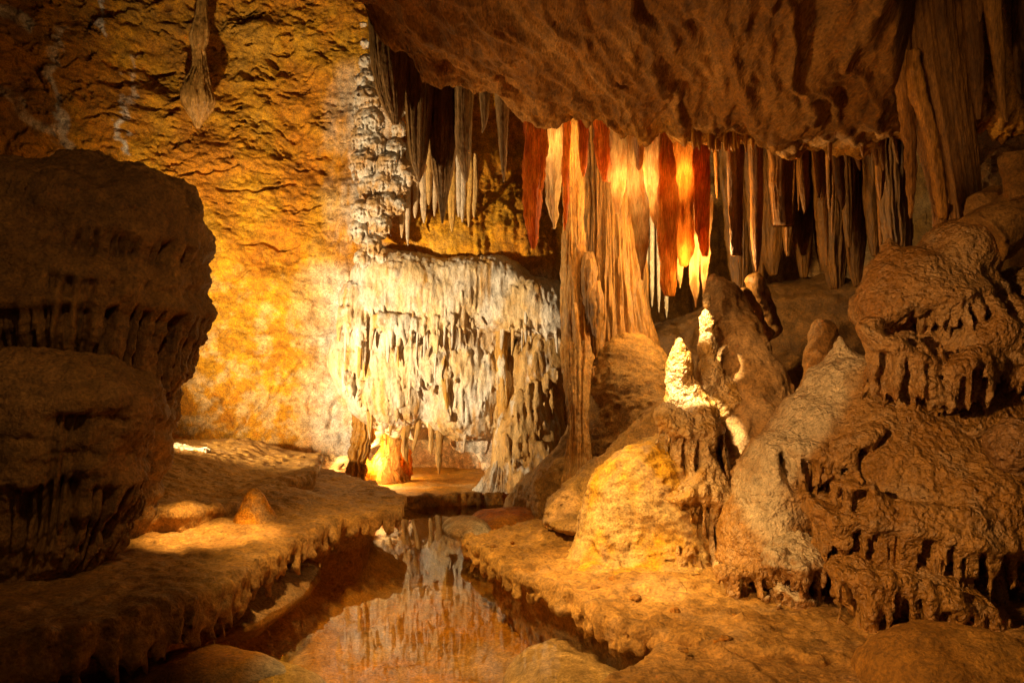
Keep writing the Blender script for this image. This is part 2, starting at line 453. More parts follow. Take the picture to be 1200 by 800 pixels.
    for pts, w in (([(0, 8), (22, 20), (40, 32)], 6), ([(0, 105), (22, 118), (38, 140), (62, 155)], 5), ([(66, 35), (70, 120), (78, 185)], 6), ([(118, 0), (122, 40)], 3), ([(0, 215), (50, 205), (70, 190)], 8), ([(150, 60), (150, 180)], 4)):
        ca = np.maximum(ca, sstep(w * 1.6, w * .4, poly_dist(px + 22 * fbm(v, 5, 3, seed=44), py, pts)) * np.clip(.55 + 1.2 * g, 0, .9))
    c = c * (1 - ca[:, None]) + CALC * ca[:, None]
    # ochre drip streaks running down
    st = sstep(.22, .45, fbm(v, (9, 9, .45), 3, .5, 24)) * sstep(340, 420, px)
    t = (.7 * st)[:, None]; c = c * (1 - t) + np.array((.50, .25, .06)) * t
    rd = (sstep(640, 700, px) * .8)[:, None]; c = c * (1 - rd) + mixcol(v, TAN * .8, BROWN, 2.0, 25) * rd
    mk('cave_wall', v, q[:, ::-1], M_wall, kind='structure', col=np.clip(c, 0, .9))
build_wall()

# ---- ceiling: a low rock roof with a ragged lip, behind which it climbs into a high chimney
LIP0 = np.array([(-1.35, 1.0), (-1.05, 3.0), (-.84, 4.45), (-.60, 5.55), (-.35, 5.95), (-.10, 6.25), (.42, 6.55), (1.02, 6.75), (1.75, 6.8), (2.33, 6.7), (2.6, 6.5), (2.85, 6.2), (3.1, 6.1), (3.6, 6.2), (4.5, 6.3), (7.5, 6.5)])
LIP = LIP0
LIPZ = [3.9, 3.8, 3.74, 3.72, 3.75, 3.78, 3.80, 3.68, 3.60, 3.54, 3.50, 3.50, 3.55, 3.6, 3.7, 3.7]
def build_ceiling():
    nx, ny = 800, 760
    x = np.linspace(-4.0, 7.5, nx); s = np.linspace(0, 1, ny)
    lipd = np.interp(x, LIP[:, 0], LIP[:, 1]); lz = np.interp(x, LIP[:, 0], LIPZ)
    lipd = lipd + .05 * np.sin(x * 9) + .04 * np.sin(x * 23 + 1) 
    lipd[x < -1.35] = np.interp(x[x < -1.35], [-4, -1.35], [-2.5, 1.0])
    X, S = np.meshgrid(x, s, indexing='ij'); LD = lipd[:, None]; LZ = lz[:, None]
    # along s: from behind the camera to the lip, then up and back
    s1 = .66
    t = np.clip(S / s1, 0, 1); u = np.clip((S - s1) / (1 - s1), 0, 1)
    Y = -2.5 + (LD + 2.5) * (1 - (1 - t) ** 1.5) 
    dl = LD - Y
    Zc = LZ + .16 * sstep(0, 1.2, dl) * 0 + .20 * sstep(.9, 3.5, dl) + .5 * sstep(3.5, 7, dl)
    e = X - (2.12 + .50 * (Y - 4.45))
    Zc = Zc + 2.6 * sstep(0, .45, e) * sstep(6.0, 5.3, Y)
    Y = Y + np.where(u > 0, .35 * np.sin(np.clip(u * 6, 0, 1) * math.pi / 2) + 1.0 * u ** 2, 0)
    Zc = Zc + np.where(u > 0, .35 * (1 - np.cos(np.clip(u * 6, 0, 1) * math.pi / 2)) + 5.0 * u ** 1.3, 0)
    v = np.stack([X, Y, Zc], -1).reshape(-1, 3); q = grid_faces(nx, ny)
    wv = .22 * fbm(v, 1.3, 3, seed=69)
    fl = np.stack([v[:, 0] * .93 - v[:, 1] * .37 + wv, v[:, 0] * .37 + v[:, 1] * .93, v[:, 2] * .3], -1)      # across / along the flow
    dr = np.clip(dl.ravel(), 0, 9)
    # flow ridges that run towards the lip, then hanging lumps near it
    o = .12 * fbm(v, (.9, .6, .9), 3, seed=51) + .16 * fbm(fl, (1.7, .40, 1), 3, .5, 52, 1) + .09 * fbm(fl, (4.2, .65, 1), 4, .5, 53, 1) + .012 * fbm(v, (9, 6, 6), 4, .6, 58)
    o += .05 * sstep(1.6, .1, dr) * fbm(v, 4.5, 3, .5, 54, 2) + .028 * sstep(1.2, 0, dr) * fbm(v, 12, 3, .5, 55, 2)
    o += .010 * fbm(fl, (24, 9, 14), 4, .6, 56)
    rb = fbm(fl, (2.6, .5, 1), 3, .5, 66, 1)
    o += .06 * sstep(.5, .9, rb) + .022 * fbm(fl, (11, 1.8, 1), 3, .5, 67, 1)
    up = np.clip(v[:, 2] - 4.0, 0, 1)
    v[:, 2] -= o * (1 - .5 * up)
    v = bump_out(v, q, -.012 * fbm(v, 16, 3, .6, 57))
    c = mixcol(v, np.array((.34, .18, .065)), np.array((.24, .12, .04)), 1.6, 60)
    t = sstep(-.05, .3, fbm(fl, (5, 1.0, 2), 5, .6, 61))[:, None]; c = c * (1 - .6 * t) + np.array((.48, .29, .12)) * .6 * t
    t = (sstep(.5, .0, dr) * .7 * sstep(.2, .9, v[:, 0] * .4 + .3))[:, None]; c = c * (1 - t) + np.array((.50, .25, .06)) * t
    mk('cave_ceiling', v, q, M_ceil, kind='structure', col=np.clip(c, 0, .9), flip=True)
build_ceiling()

# ---- floor of the cave: one sheet; the pool basin is a hollow in it
def build_floor():
    nx, ny = 620, 560
    x = np.linspace(-7, 8, nx); y = np.linspace(-1.5, 13.5, ny)
    X, Y = np.meshgrid(x, y, indexing='ij'); v = np.stack([X, Y, X * 0], -1).reshape(-1, 3)
    xl = np.interp(Y, [0, 3, 4.2, 5.2, 6.8, 8.8], [-2.9, -2.7, -2.5, -2.2, -1.6, -.95]).ravel()
    xr = np.interp(Y, [0, 3, 3.6, 5.0, 6.4, 8.0, 8.8], [1.4, 1.3, 1.2, 1.05, .7, .35, 0]).ravel()
    x0, y0 = v[:, 0], v[:, 1]
    inside = np.minimum(np.minimum(x0 - xl, xr - x0), 8.75 - y0)
    z = lerp(.14, -.34, sstep(-.2, .7, inside)) + .12 * fbm(v, .9, 4, seed=70) + .03 * fbm(v, 5, 4, seed=71)
    z = lerp(z, .06 + .04 * fbm(v, 2, 3, seed=75), sstep(8.6, 9.3, y0) * sstep(3.0, 1.5, x0))
    z += .9 * sstep(7.5, 11, y0) * sstep(1.5, 3.0, x0)
    v[:, 2] = z
    c = mixcol(v, np.array((.60, .35, .11)), np.array((.46, .27, .10)), 1.5, 72)
    t = sstep(0.1, .35, fbm(v, 1.1, 4, .6, 73))[:, None]; c = c * (1 - .6 * t) + np.array((.62, .50, .34)) * .6 * t
    mk('cave_floor', v, grid_faces(nx, ny), M_ledge, kind='structure', col=c)
    n = 60
    X, Y = np.meshgrid(np.linspace(-2.9, 2.0, n), np.linspace(0.2, 9.2, n), indexing='ij')
    w = np.stack([X, Y, X * 0 + .09], -1).reshape(-1, 3)
    mk('pool_water', w, grid_faces(n, n), M_water, kind='structure')
build_floor()
# ================================================================ LEDGES, DAM, ROCKS ROUND THE POOL
def poly_sdf(p, poly):
    d = np.full(len(p), 1e9); ins = np.zeros(len(p), bool); n = len(poly)
    for i in range(n):
        a = poly[i]; b = poly[(i + 1) % n]; e = b - a; w = p - a
        t = np.clip((w @ e) / (e @ e), 0, 1)
        d = np.minimum(d, np.linalg.norm(w - t[:, None] * e, axis=1))
        c = (a[1] <= p[:, 1]) != (b[1] <= p[:, 1])
        xi = a[0] + (p[:, 1] - a[1]) / (b[1] - a[1] + 1e-12) * e[0]
        ins ^= c & (p[:, 0] < xi)
    return np.where(ins, -d, d)

def edge_pts(px, z):
    return np.array([[(x - 600) / (y - HY) * (CZ - z), F * (CZ - z) / (y - HY)] for x, y in px])

def ledge(name, poly, ztop, zbot, under, h, seed, label, lip=.05, rough=.03, fr=None, col=None, hump=None, cat='ledge'):
    poly = np.array(poly, float)
    b = Body(.04)
    def core(p, d0):
        q2 = p[:, :2] + np.stack([.05 * fbm(p * (1, 1, 0), 2.2, 3, seed=seed), .05 * fbm(p * (1, 1, 0), 2.2, 3, seed=seed + 1)], -1) + \
            np.stack([.02 * fbm(p, 11, 2, seed=seed + 5), .02 * fbm(p, 11, 2, seed=seed + 6)], -1)
        d2 = poly_sdf(q2, poly)
        zt = ztop + .045 * fbm(p * (1, 1, 0), 1.5, 3, seed=seed + 2) + .016 * fbm(p * (1, 1, 0), 8, 4, .6, seed + 7, 1)
        if hump is not None: zt = zt + hump(p)
        below = np.clip(zt - p[:, 2] - lip, 0, 9)
        d2 = d2 + under * (1 - np.exp(-below / .10))
        d = -smin(-d2, -(p[:, 2] - zt), .06)
        return np.maximum(d, zbot - p[:, 2])
    b.fn.append(core)
    if fr: 
        for (path, n, L, r) in fr: fringe(b, path, n, L, r, k=.03)
    b.noise(7, rough, 3, 2, seed + 3); b.noise(26, rough * .35, 3, 0, seed + 4)
    lo = [poly[:, 0].min() - .2, poly[:, 1].min() - .2, zbot - .1]; hi = [poly[:, 0].max() + .1, poly[:, 1].max() + .1, ztop + .75]
    v, q = b.mesh(lo, hi, h)
    c = col(v) if col else None
    return mk(name, v, q, M_ledge, label, cat, col=c)

def ledge_col(seed, a, b, lit=None):
    def f(v):
        c = mixcol(v, a, b, 2.2, seed); t = sstep(.05, .4, fbm(v, 5, 4, .6, seed + 1))[:, None]
        return c * (1 - .5 * t) + TAN * 1.05 * .5 * t
    return f

# left ledge: top at about 0.45 m
eL = edge_pts([(-160, 790), (-60, 762), (60, 737), (150, 717), (230, 692), (280, 668), (335, 636), (400, 606), (468, 594)], .45)
polyL = np.vstack([eL, [[-.95, 7.2], [-1.35, 8.0], [-2.2, 9.2], [-5.2, 9.2], [-5.2, 2.8]]])
def rim(e, z, i0, i1, inn=.04):
    return [(x - inn, y + inn * .5, z) for x, y in e[i0:i1]]
def humpL(p):
    return .30 * sstep(-2.1, -3.6, p[:, 0]) * sstep(5, 7.5, p[:, 1]) + .16 * np.exp(-((p[:, 0] + 2.1) / .5) ** 2 - ((p[:, 1] - 6.6) / .5) ** 2)
ledge('rock_ledge', polyL, .45, -.45, .34, .022, 100, 'long dark overhanging ledge with a fluted rim, left bank of the pool', lip=.10, rough=.03,
      fr=[(rim(eL, .34, 0, 6, -.01), 52, (.10, .26), (.022, .045)), (rim(eL, .36, 5, 9, 0), 44, (.06, .2), (.018, .035))],
      col=ledge_col(101, np.array((.46, .27, .105)), np.array((.34, .19, .075))), hump=humpL)
# upper terrace behind it
eU = edge_pts([(60, 622), (140, 606), (215, 598), (285, 583), (340, 566), (372, 556)], .60)
polyU = np.vstack([eU, [[-2.2, 9.3], [-5.2, 9.3], [-5.2, 5.4]]])
ledge('rock_ledge', polyU, .60, .30, .06, .022, 105, 'upper rounded terrace on the left bank, between the boulders and the lit wall', lip=.07, rough=.03,
      col=ledge_col(106, np.array((.46, .27, .105)), np.array((.34, .19, .075))), hump=lambda p: .18 * sstep(-2.2, -3.4, p[:, 0]) + .07 * fbm(p * (1, 1, 0), .9, 2, seed=108))
# right ledge
eR = edge_pts([(543, 629), (569, 648), (589, 665), (623, 680), (670, 697), (704, 721), (744, 733)], .25)
polyR = np.vstack([eR, [[.85, 4.0], [1.4, 3.75], [2.2, 3.4], [4.2, 3.3], [4.2, 7.6], [.9, 7.6], [.45, 7.25], [.1, 7.0]]])
def humpR(p):
    return .10 * np.exp(-((p[:, 0] - .62) / .30) ** 2 - ((p[:, 1] - 6.3) / .35) ** 2) + .06 * np.exp(-((p[:, 0] - .9) / .30) ** 2 - ((p[:, 1] - 4.9) / .16) ** 2)
ledge('rock_ledge', polyR, .25, -.35, .22, .018, 110, 'thin pointed shelf of ochre crust jutting over the water, below the yellow dome', lip=.07, rough=.035,
      fr=[([(x + .03, y + .02, .17) for x, y in eR], 70, (.04, .15), (.015, .035))],
      col=ledge_col(111, np.array((.52, .31, .12)), np.array((.38, .215, .08))), hump=humpR)
eR2 = edge_pts([(735, 741), (762, 752), (757, 768), (704, 791), (680, 812), (650, 870)], .19)
polyR2 = np.vstack([eR2, [[.2, 2.2], [4, 2.2], [4, 4.6], [1.2, 4.6], [.75, 4.45]]])
ledge('rock_ledge', polyR2, .19, -.35, .15, .016, 120, 'low flat scalloped crust plate in the near corner, edge curling over the pool', lip=.06, rough=.02,
      col=ledge_col(121, np.array((.50, .29, .115)), np.array((.38, .22, .085))),
      hump=lambda p: .10 * sstep(1.3, 2.2, p[:, 0]) + .03 * np.exp(-((p[:, 0] - 1.1 - .25 * (3.6 - p[:, 1])) / .04) ** 2))

def rock(name, ells, lo_pad, h, label, mat, col, k=.12, nz=((3, .05, 3, 0), (12, .012, 3, 0)), cat='rock', seed=0, caps=None, group=None):
    b = Body(k); 
    for c, r in ells: b.ell(c, r)
    if caps: caps(b)
    for i, (f, a, o, m) in enumerate(nz): b.noise(f, a, o, m, seed + i)
    C = np.array([e[0] for e in ells], float); R = np.array([e[1] for e in ells], float)
    v, q = b.mesh((C - R).min(0) - lo_pad, (C + R).max(0) + lo_pad, h)
    return mk(name, v, q, mat, label, cat, group, col=col(v) if callable(col) else np.array(col))

def rc(a, b, seed, f=2.5):
    return lambda v: mixcol(v, np.array(a), np.array(b), f, seed)
PALE = (.60, .50, .36)
rock('rock', [((-1.58, 4.0, -.11), (.50, .42, .27)), ((-1.26, 4.03, -.17), (.36, .36, .24))], .1, .018, 'rounded brown rock rising from the near left water, pale on one side', M_bould,
     lambda v: lerp(mixcol(v, BROWN * 1.3, OCHRE * .7, 3, 131), np.array(PALE) * .8, sstep(-1.35, -1.15, v[:, 0])[:, None]), seed=130)
rock('rock_slab', [((-1.68, 5.45, .06), (.30, .9, .10)), ((-1.95, 5.2, .10), (.38, .7, .14))], .1, .02, 'smooth slanting slab dipping into the pool under the dark ledge', M_bould, rc(TAN * .75, BROWN * 1.2, 135), nz=((2.5, .07, 3, 0), (9, .02, 3, 0)), seed=134)
rock('rock', [((-.42, 7.45, .05), (.24, .3, .15)), ((-.3, 7.2, .0), (.2, .25, .12))], .1, .015, 'pale smooth rock half in the water beside the tip of the thin shelf', M_bould, rc(PALE, TAN, 139), seed=138)
rock('rock', [((.28, 4.6, -.27), (.34, .62, .20)), ((.46, 4.2, -.24), (.3, .4, .2))], .1, .018, 'broad pale rock lying under water below the shelf edge', M_bould, rc(PALE, np.array(PALE) * .8, 143), seed=142)
rock('rock', [((1.95, 3.55, .12), (.42, .35, .34)), ((2.6, 3.3, .10), (.6, .4, .34)), ((2.3, 3.0, .1), (.5, .4, .2))], .1, .016, 'smooth orange boulder in the near corner against the flowstone foot', M_bould, rc((.50, .28, .10), (.36, .19, .065), 147), nz=((2.5, .07, 3, 0), (8, .025, 4, 0), (24, .008, 3, 0)), seed=146)
rock('rock', [(P(200, 528, 7.9), (.13, .12, .045)), (P(222, 531, 7.85), (.12, .1, .03)), (P(236, 533, 7.8), (.05, .05, .015))], .06, .008, 'small white rock catching the hidden lamp behind the dark boulder', M_calc, np.array((.62, .50, .34)), nz=((9, .04, 4, 0), (22, .02, 3, 1)), seed=150)

# rimstone dam at the far end of the pool
b = Body(.05)
dm = [P(462, 588, 8.5), P(500, 584, 8.75), P(545, 582, 8.8), P(590, 582, 8.9), P(640, 585, 9.0)]
for a, c in zip(dm[:-1], dm[1:]): b.cap(a - (0, 0, .06), c - (0, 0, .06), .07, .07, .05); b.cap(a - (0, -.05, .2), c - (0, -.05, .2), .1, .1, .08)
fringe(b, [p - (0, .07, .04) for p in dm], 44, (.05, .22), (.025, .05), k=.03, jit=.02)
fringe(b, [p - (0, .06, .14) for p in dm], 40, (.04, .12), (.03, .05), k=.03, jit=.03)
b.noise(9, .03, 3, 0, 160)
v, q = b.mesh((-1.5, 8.2, -.35), (.6, 9.3, .35), .014)
mk('rimstone_dam', v, q, M_ledge, 'low knobbly rimstone dam across the far end of the pool', 'rimstone dam', col=mixcol(v, OCHRE * .8, BROWN, 4, 161))
b = Body(.1); b.ell(P(640, 612, 8.2), (.55, .5, .22)); b.ell(P(600, 612, 7.7), (.4, .4, .12)); b.noise(3, .05, 3, 0, 163); b.noise(14, .012, 3, 0, 164)
v, q = b.mesh((-.6, 6.9, -.3), (1.0, 9.0, .5), .018)
mk('rock', v, q, M_ledge, 'low rust brown hump between the dam and the thin shelf', 'rock', col=mixcol(v, OCHRE * .85, RUST, 3, 165))
# stub on the left ledge
v, q, th, t = loft(rows_px([(572, 296, 301), (577, 288, 308), (588, 284, 314), (604, 276, 322), (625, 262, 334)], 5.9), .9, .012, lambda v, th, t: .02 * fbm(v, 9, 4, seed=170), sm=1)
mk('stalagmite', v, q, M_bould, 'short blunt stub on the left bank, lit yellow beside the hollow', 'stalagmite', col=mixcol(v, OCHRE * 1.1, TAN, 6, 171))
# ================================================================ LEFT BOULDERS
def boulder(rows, d, flat, label, seed, bands, col, res=.013, fl=.05):
    R = rows_px(rows, d)
    def disp(v, th, t):
        cs = np.stack([np.cos(th), np.sin(th), v[:, 2] * .5], -1)
        o = .15 * fbm(v, (1.3, 1.3, 1.8), 3, seed=seed) + .085 * fbm(v, (3.0, 3.0, 5.5), 4, seed=seed + 1) + .026 * fbm(v, (9, 9, 14), 5, .62, seed=seed + 2) + .014 * fbm(v, (16, 16, 24), 3, .6, seed + 17, 1) + .006 * fbm(v, 40, 2, seed=seed + 8)
        fold = fbm(cs * (19, 19, 1.6) + .25 * fbm(v, 2.5, 3, seed=seed + 12)[:, None], 1, 3, .5, seed + 3, 0)
        for (z, hgt, amp, lo) in bands:
            zz = v[:, 2] + .10 * fbm(cs, 2.2, 3, seed=seed + 4 + z)
            w = sstep(z + .035, z - .03, zz) * sstep(z - hgt, z - hgt * .35, zz)
            m = sstep(-.15, .25, fbm(cs * (1, 1, 0), 1.7, 2, seed=seed + 9 + z)) if lo else 1
            o = o - amp * w * m * sstep(-.06, .16, fold)
            o = o + amp * .35 * np.exp(-((zz - z - .05) / .07) ** 2) * m
        return o
    v, q, th, t = loft(R, flat, res, disp, sm=2, ntmax=900)
    return v, q, col(v)

rows_u = [(186, 60, 120), (194, 20, 150), (206, -30, 190), (220, -70, 212), (240, -110, 230), (265, -140, 238), (300, -160, 241), (340, -170, 238), (385, -170, 234), (410, -160, 222), (440, -140, 206),
          (480, -110, 200), (520, -90, 186), (560, -80, 172), (620, -70, 160), (690, -60, 150)]
bc = lambda s, a, b: (lambda v: mixcol(v, np.array(a), np.array(b), 2.2, s))
v, q, c = boulder(rows_u, 5.4, .75, '', 200, [(2.38, .17, .11, 1), (2.12, .15, .11, 1), (1.93, .8, .13, 0), (2.72, .12, .08, 1), (2.0, .12, .08, 1)], bc(205, (.26, .15, .06), (.18, .10, .04)))
mk('boulder', v, q, M_bould, 'huge dark mushroom shaped boulder with rows of drip fringes, left of the lit wall', 'boulder', col=c)
rows_l = [(412, 10, 60), (418, -40, 110), (430, -90, 150), (446, -120, 182), (458, -130, 190), (472, -130, 186), (500, -125, 172), (550, -120, 160), (600, -120, 152), (640, -118, 142), (665, -116, 120), (700, -114, 100)]
v, q, c = boulder(rows_l, 4.55, .62, '', 220, [(1.33, .7, .10, 1), (.95, .55, .11, 0)], bc(225, (.33, .195, .085), (.24, .14, .055)))
mk('boulder', v, q, M_bould, 'lower rounded brown boulder in front of the dark mushroom boulder, standing on the ledge', 'boulder', col=c)
# ================================================================ HANGING AND STANDING DRIPSTONE
def stal(rows, d, mat, col, label, seed, flat=.7, k=3.0, amp=.10, rough=.006, res=.011, name='stalactite', cat='stalactite', group=None, sm=1, part=None, wob=0.0):
    R = rows_px(rows, d)
    def disp(v, th, t):
        r = np.interp(t, np.linspace(0, 1, len(R)), [x[3] for x in R])
        cs = np.stack([np.cos(th) * k, np.sin(th) * k, v[:, 2] * 1.1], -1)
        o = amp * r * (fbm(cs, 1, 3, .55, seed, 0) * 1.3 + .9 * fbm(cs * (2.2, 2.2, .6), 1, 3, .5, seed + 1, 1))
        return o * 1.0 + rough * fbm(v, (18, 18, 9), 4, .6, seed + 2) + .004 * fbm(v, (50, 50, 30), 2, .5, seed + 3)
    v, q, th, t = loft(R, flat, res, disp, sm=sm)
    if wob:
        z = np.stack([np.full(len(v), seed * 3.1), v[:, 2] * 2.4, v[:, 0] * 0], -1); rm = max(x[3] for x in R)
        sd = np.sign(v[:, 0] - np.interp(-v[:, 2], [-x[2] for x in R], [x[0] for x in R]))
        v[:, 0] += rm * wob * (fbm(z, 1, 2, seed=1) + .8 * sd * fbm(z * 2.2, 1, 3, .6, seed=2))
        v[:, 1] += rm * wob * .8 * fbm(np.stack([v[:, 0] * 14, v[:, 2] * 1.5, v[:, 0] * 0], -1), 1, 2, seed=seed)
    c = col(v, t) if callable(col) else np.array(col)
    if part is not None: return mk(name, v, q, mat, label, col=c, parent=part)
    return mk(name, v, q, mat, label, cat, group, col=c)

def dc(a, b, seed, f=(6, 6, 1.2)):
    a = np.array(a); b = np.array(b)
    return lambda v, t: mixcol(v, a, b, f, seed)

def hang(x, w, y0, y1, d, mat, col, label, seed, tip=.12, lean=0, flat=.7, top=60, group=None, k=3.0, amp=.12, bulge=0.0, thin=.6, wob=.12):
    """stalactite: centre x, full width w (pixels) from y0 down to y1; tip = share of the width left at the end"""
    H = y1 - y0
    rows = [(y0 - top, x - w * thin, x + w * thin), (y0, x - w * .55, x + w * .55)]
    for u, s in ((.25, .50), (.5, .47 + bulge), (.7, .42 + bulge * .6), (.85, .33), (.94, .24), (1, .5 * tip)):
        s = max(s, .5 * tip) if tip > .4 else lerp(s, s, 1)
        j = RNG.uniform(-.05, .05) * w
        rows.append((y0 + H * u, x + lean * u - w * s + j, x + lean * u + w * s + j))
    return stal(rows, d, mat, col, label, seed, flat, k, amp, group=group, wob=wob)

DKB = dc((.24, .14, .065), (.15, .085, .035), 301)
G1 = 'dark stalactites in front of the lit wall'
stal([(-60, 425, 482), (0, 431, 478), (60, 434, 476), (100, 440, 475), (120, 446, 474), (135, 454, 472), (146, 460, 467)], 7.4, M_drip, DKB, 'broad dark drapery with a rounded end, before the white tiered column', 302, .35, group=G1)
stal([(-60, 470, 512), (60, 474, 508), (120, 476, 506), (165, 478, 503), (190, 481, 500), (208, 487, 495), (214, 490, 492)], 7.5, M_drip, DKB, 'thick dark ribbed stalactite ending in a blunt point, next to the broad drapery', 304, .6, k=4, amp=.2, group=G1)
stal([(-40, 500, 545), (60, 502, 540), (120, 503, 538), (170, 504, 535), (205, 508, 530), (235, 514, 524), (262, 517.5, 519.5)], 7.6, M_drip, DKB, 'longest of the dark stalactites, a ribbed one with a thin drawn out tip', 306, .6, k=4, amp=.22, group=G1)
stal([(0, 528, 562), (80, 531, 556), (130, 533, 553), (170, 534, 552), (195, 538, 551), (213, 545, 548)], 7.5, M_drip, DKB, 'straight dark stalactite beside the narrow bright gap', 308, .7, group=G1)
stal([(40, 556, 580), (100, 561, 575), (130, 563, 573), (147, 565, 571), (156, 564.5, 566)], 7.4, M_drip, DKB, 'short stubby dark stalactite under the ceiling lip, before the lit wall', 310, .8, group=G1)
stal([(50, 576, 604), (110, 580, 597), (150, 583, 595), (185, 586, 594), (213, 589.5, 591.5)], 7.3, M_drip, DKB, 'lone slim dark spike next to the long red stalactite', 312, .8, group=G1)
stal([(60, 505, 530), (110, 510, 524), (150, 512, 520), (180, 514, 517)], 7.9, M_drip, DKB, 'small dark spike half hidden behind the long ribbed stalactite', 313, .8, group=G1)

# glowing draperies round the hidden lamps
RD = dc((.55, .16, .03), (.40, .11, .025), 320); AM = dc((.70, .38, .10), (.55, .24, .05), 321); PB = dc((.85, .70, .42), (.75, .52, .25), 322)
G2 = 'glowing stalactites under the ceiling lip'
stal([(60, 610, 646), (122, 613, 639), (170, 616, 637), (205, 613, 636), (235, 616, 634), (265, 618, 633), (283, 621, 629), (292, 623.5, 626)], 7.0, M_red, RD, 'long flat red stalactite, outermost of the glowing ones on the wall side', 330, .4, k=5, amp=.26, wob=.32, group=G2)
stal([(80, 634, 668), (128, 638, 664), (160, 638, 662), (195, 638, 661), (225, 640, 656), (255, 644, 653), (268, 647, 649)], 7.35, M_hot, PB, 'white hot striped stalactite between the long red one and the column', 332, .5, k=5, amp=.26, wob=.32, group=G2)
stal([(100, 660, 672), (150, 660, 668), (200, 659, 667), (240, 660, 666), (270, 661, 663)], 7.2, M_red, RD, 'thin red rod touching the tall column', 334, .8, k=5, amp=.26, wob=.32, group=G2)
hang(684, 11, 148, 207, 7.0, M_red, RD, 'small pointed red stalactite in front of the fluted column', 336, group=G2)
stal([(90, 690, 726), (150, 697, 722), (180, 698, 720), (202, 701, 718), (212, 706, 715)], 7.1, M_red, RD, 'wide short red drapery with a glowing foot, before the fluted column', 338, .4, k=5, amp=.26, wob=.32, group=G2)
stal([(100, 712, 746), (162, 716, 742), (190, 718, 738), (215, 719, 733), (238, 720, 728), (251, 722.5, 724.5)], 7.0, M_hot, PB, 'dazzling pale stalactite with shadow stripes and a white tip', 340, .5, k=5, amp=.26, wob=.32, group=G2)
stal([(110, 732, 752), (172, 735, 748), (205, 736, 752), (245, 738, 758), (285, 746, 760), (310, 750, 757), (328, 752.5, 754)], 6.9, M_hot, AM, 'long tapering amber blade leaning away from the column', 342, .35, k=5, amp=.26, wob=.32, group=G2)
hang(749, 10, 172, 200, 6.85, M_amber, PB, 'tiny pale nub beside the amber blade', 343, group=G2)
stal([(110, 752, 790), (166, 757, 784), (195, 752, 783), (225, 760, 782), (250, 764, 778), (268, 768, 773)], 7.05, M_hot, AM, 'amber drapery shining brightest at its middle', 344, .35, k=5, amp=.26, wob=.32, group=G2)
stal([(110, 776, 786), (190, 774, 789), (240, 771, 793), (280, 772, 792), (320, 774, 792), (342, 776, 792), (346, 778, 790)], 7.0, M_amber, dc((.60, .27, .06), (.45, .17, .035), 325), 'square ended orange slab hanging low among the glowing stalactites', 346, .35, k=5, amp=.26, wob=.32, group=G2)
stal([(110, 780, 820), (166, 783, 815), (200, 784, 814), (250, 786, 813), (285, 790, 812), (305, 796, 808), (312, 800, 804)], 7.1, M_amber, dc((.62, .26, .06), (.46, .17, .035), 326), 'widest orange drapery, hanging above the white tips', 348, .3, k=5, amp=.26, wob=.32, group=G2)
stal([(110, 812, 834), (166, 814, 832), (220, 815, 831), (270, 816, 831), (292, 819, 830), (300, 823, 828)], 7.0, M_red, RD, 'rust red drapery, outermost of the glowing ones on the dark side', 350, .4, k=5, amp=.26, wob=.32, group=G2)
stal([(230, 788, 806), (270, 791, 803), (300, 793, 800), (325, 794, 798), (337, 795, 796.5)], 7.2, M_hot, PB, 'white hot spike nearest the square ended slab', 352, .6, k=5, amp=.26, wob=.32, group=G2)
stal([(230, 804, 822), (280, 807, 820), (320, 809, 820), (345, 812, 818.5), (360, 815.5, 817)], 7.15, M_hot, PB, 'longest white hot spike, pointing at the slim bright stalagmite', 354, .6, k=5, amp=.26, wob=.32, group=G2)
stal([(230, 818, 834), (280, 821, 831), (315, 822, 830), (335, 822.5, 827), (347, 823.5, 825)], 7.1, M_hot, PB, 'outer white hot spike under the rust red drapery', 356, .6, k=5, amp=.26, wob=.32, group=G2)

# dim stalactites and columns of the dark side chamber
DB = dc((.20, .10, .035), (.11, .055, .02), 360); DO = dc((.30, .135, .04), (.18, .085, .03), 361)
G3 = 'dim stalactites in the dark chamber'
dim = [(861, 18, 168, 299, 7.0, .7, 'flat sided rusty stalactite with a rounded reddish end, just past the glowing group'), (885, 15, 168, 318, 7.1, .12, 'narrow rusty blade with a long sharp point, beside the rounded one'),
       (915, 26, 172, 264, 7.0, .9, 'thick broken off stalactite with a flat end'), (941, 13, 172, 250, 7.1, .15, 'slim stalactite beside the thick broken one'),
       (958, 9, 175, 232, 7.0, .15, 'thin short stalactite between two slim ones'), (979, 13, 165, 246, 6.9, .12, 'slanting slim stalactite lit along one side'),
       (1000, 10, 150, 200, 6.7, .15, 'short curved stalactite under the lumpy lip'), (1030, 12, 150, 235, 7.4, .15, 'dim stalactite before the double dark column')]
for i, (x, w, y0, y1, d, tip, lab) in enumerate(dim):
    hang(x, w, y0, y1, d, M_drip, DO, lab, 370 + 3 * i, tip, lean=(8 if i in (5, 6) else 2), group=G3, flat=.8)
G4 = 'dark columns and fringed curtains at the back'
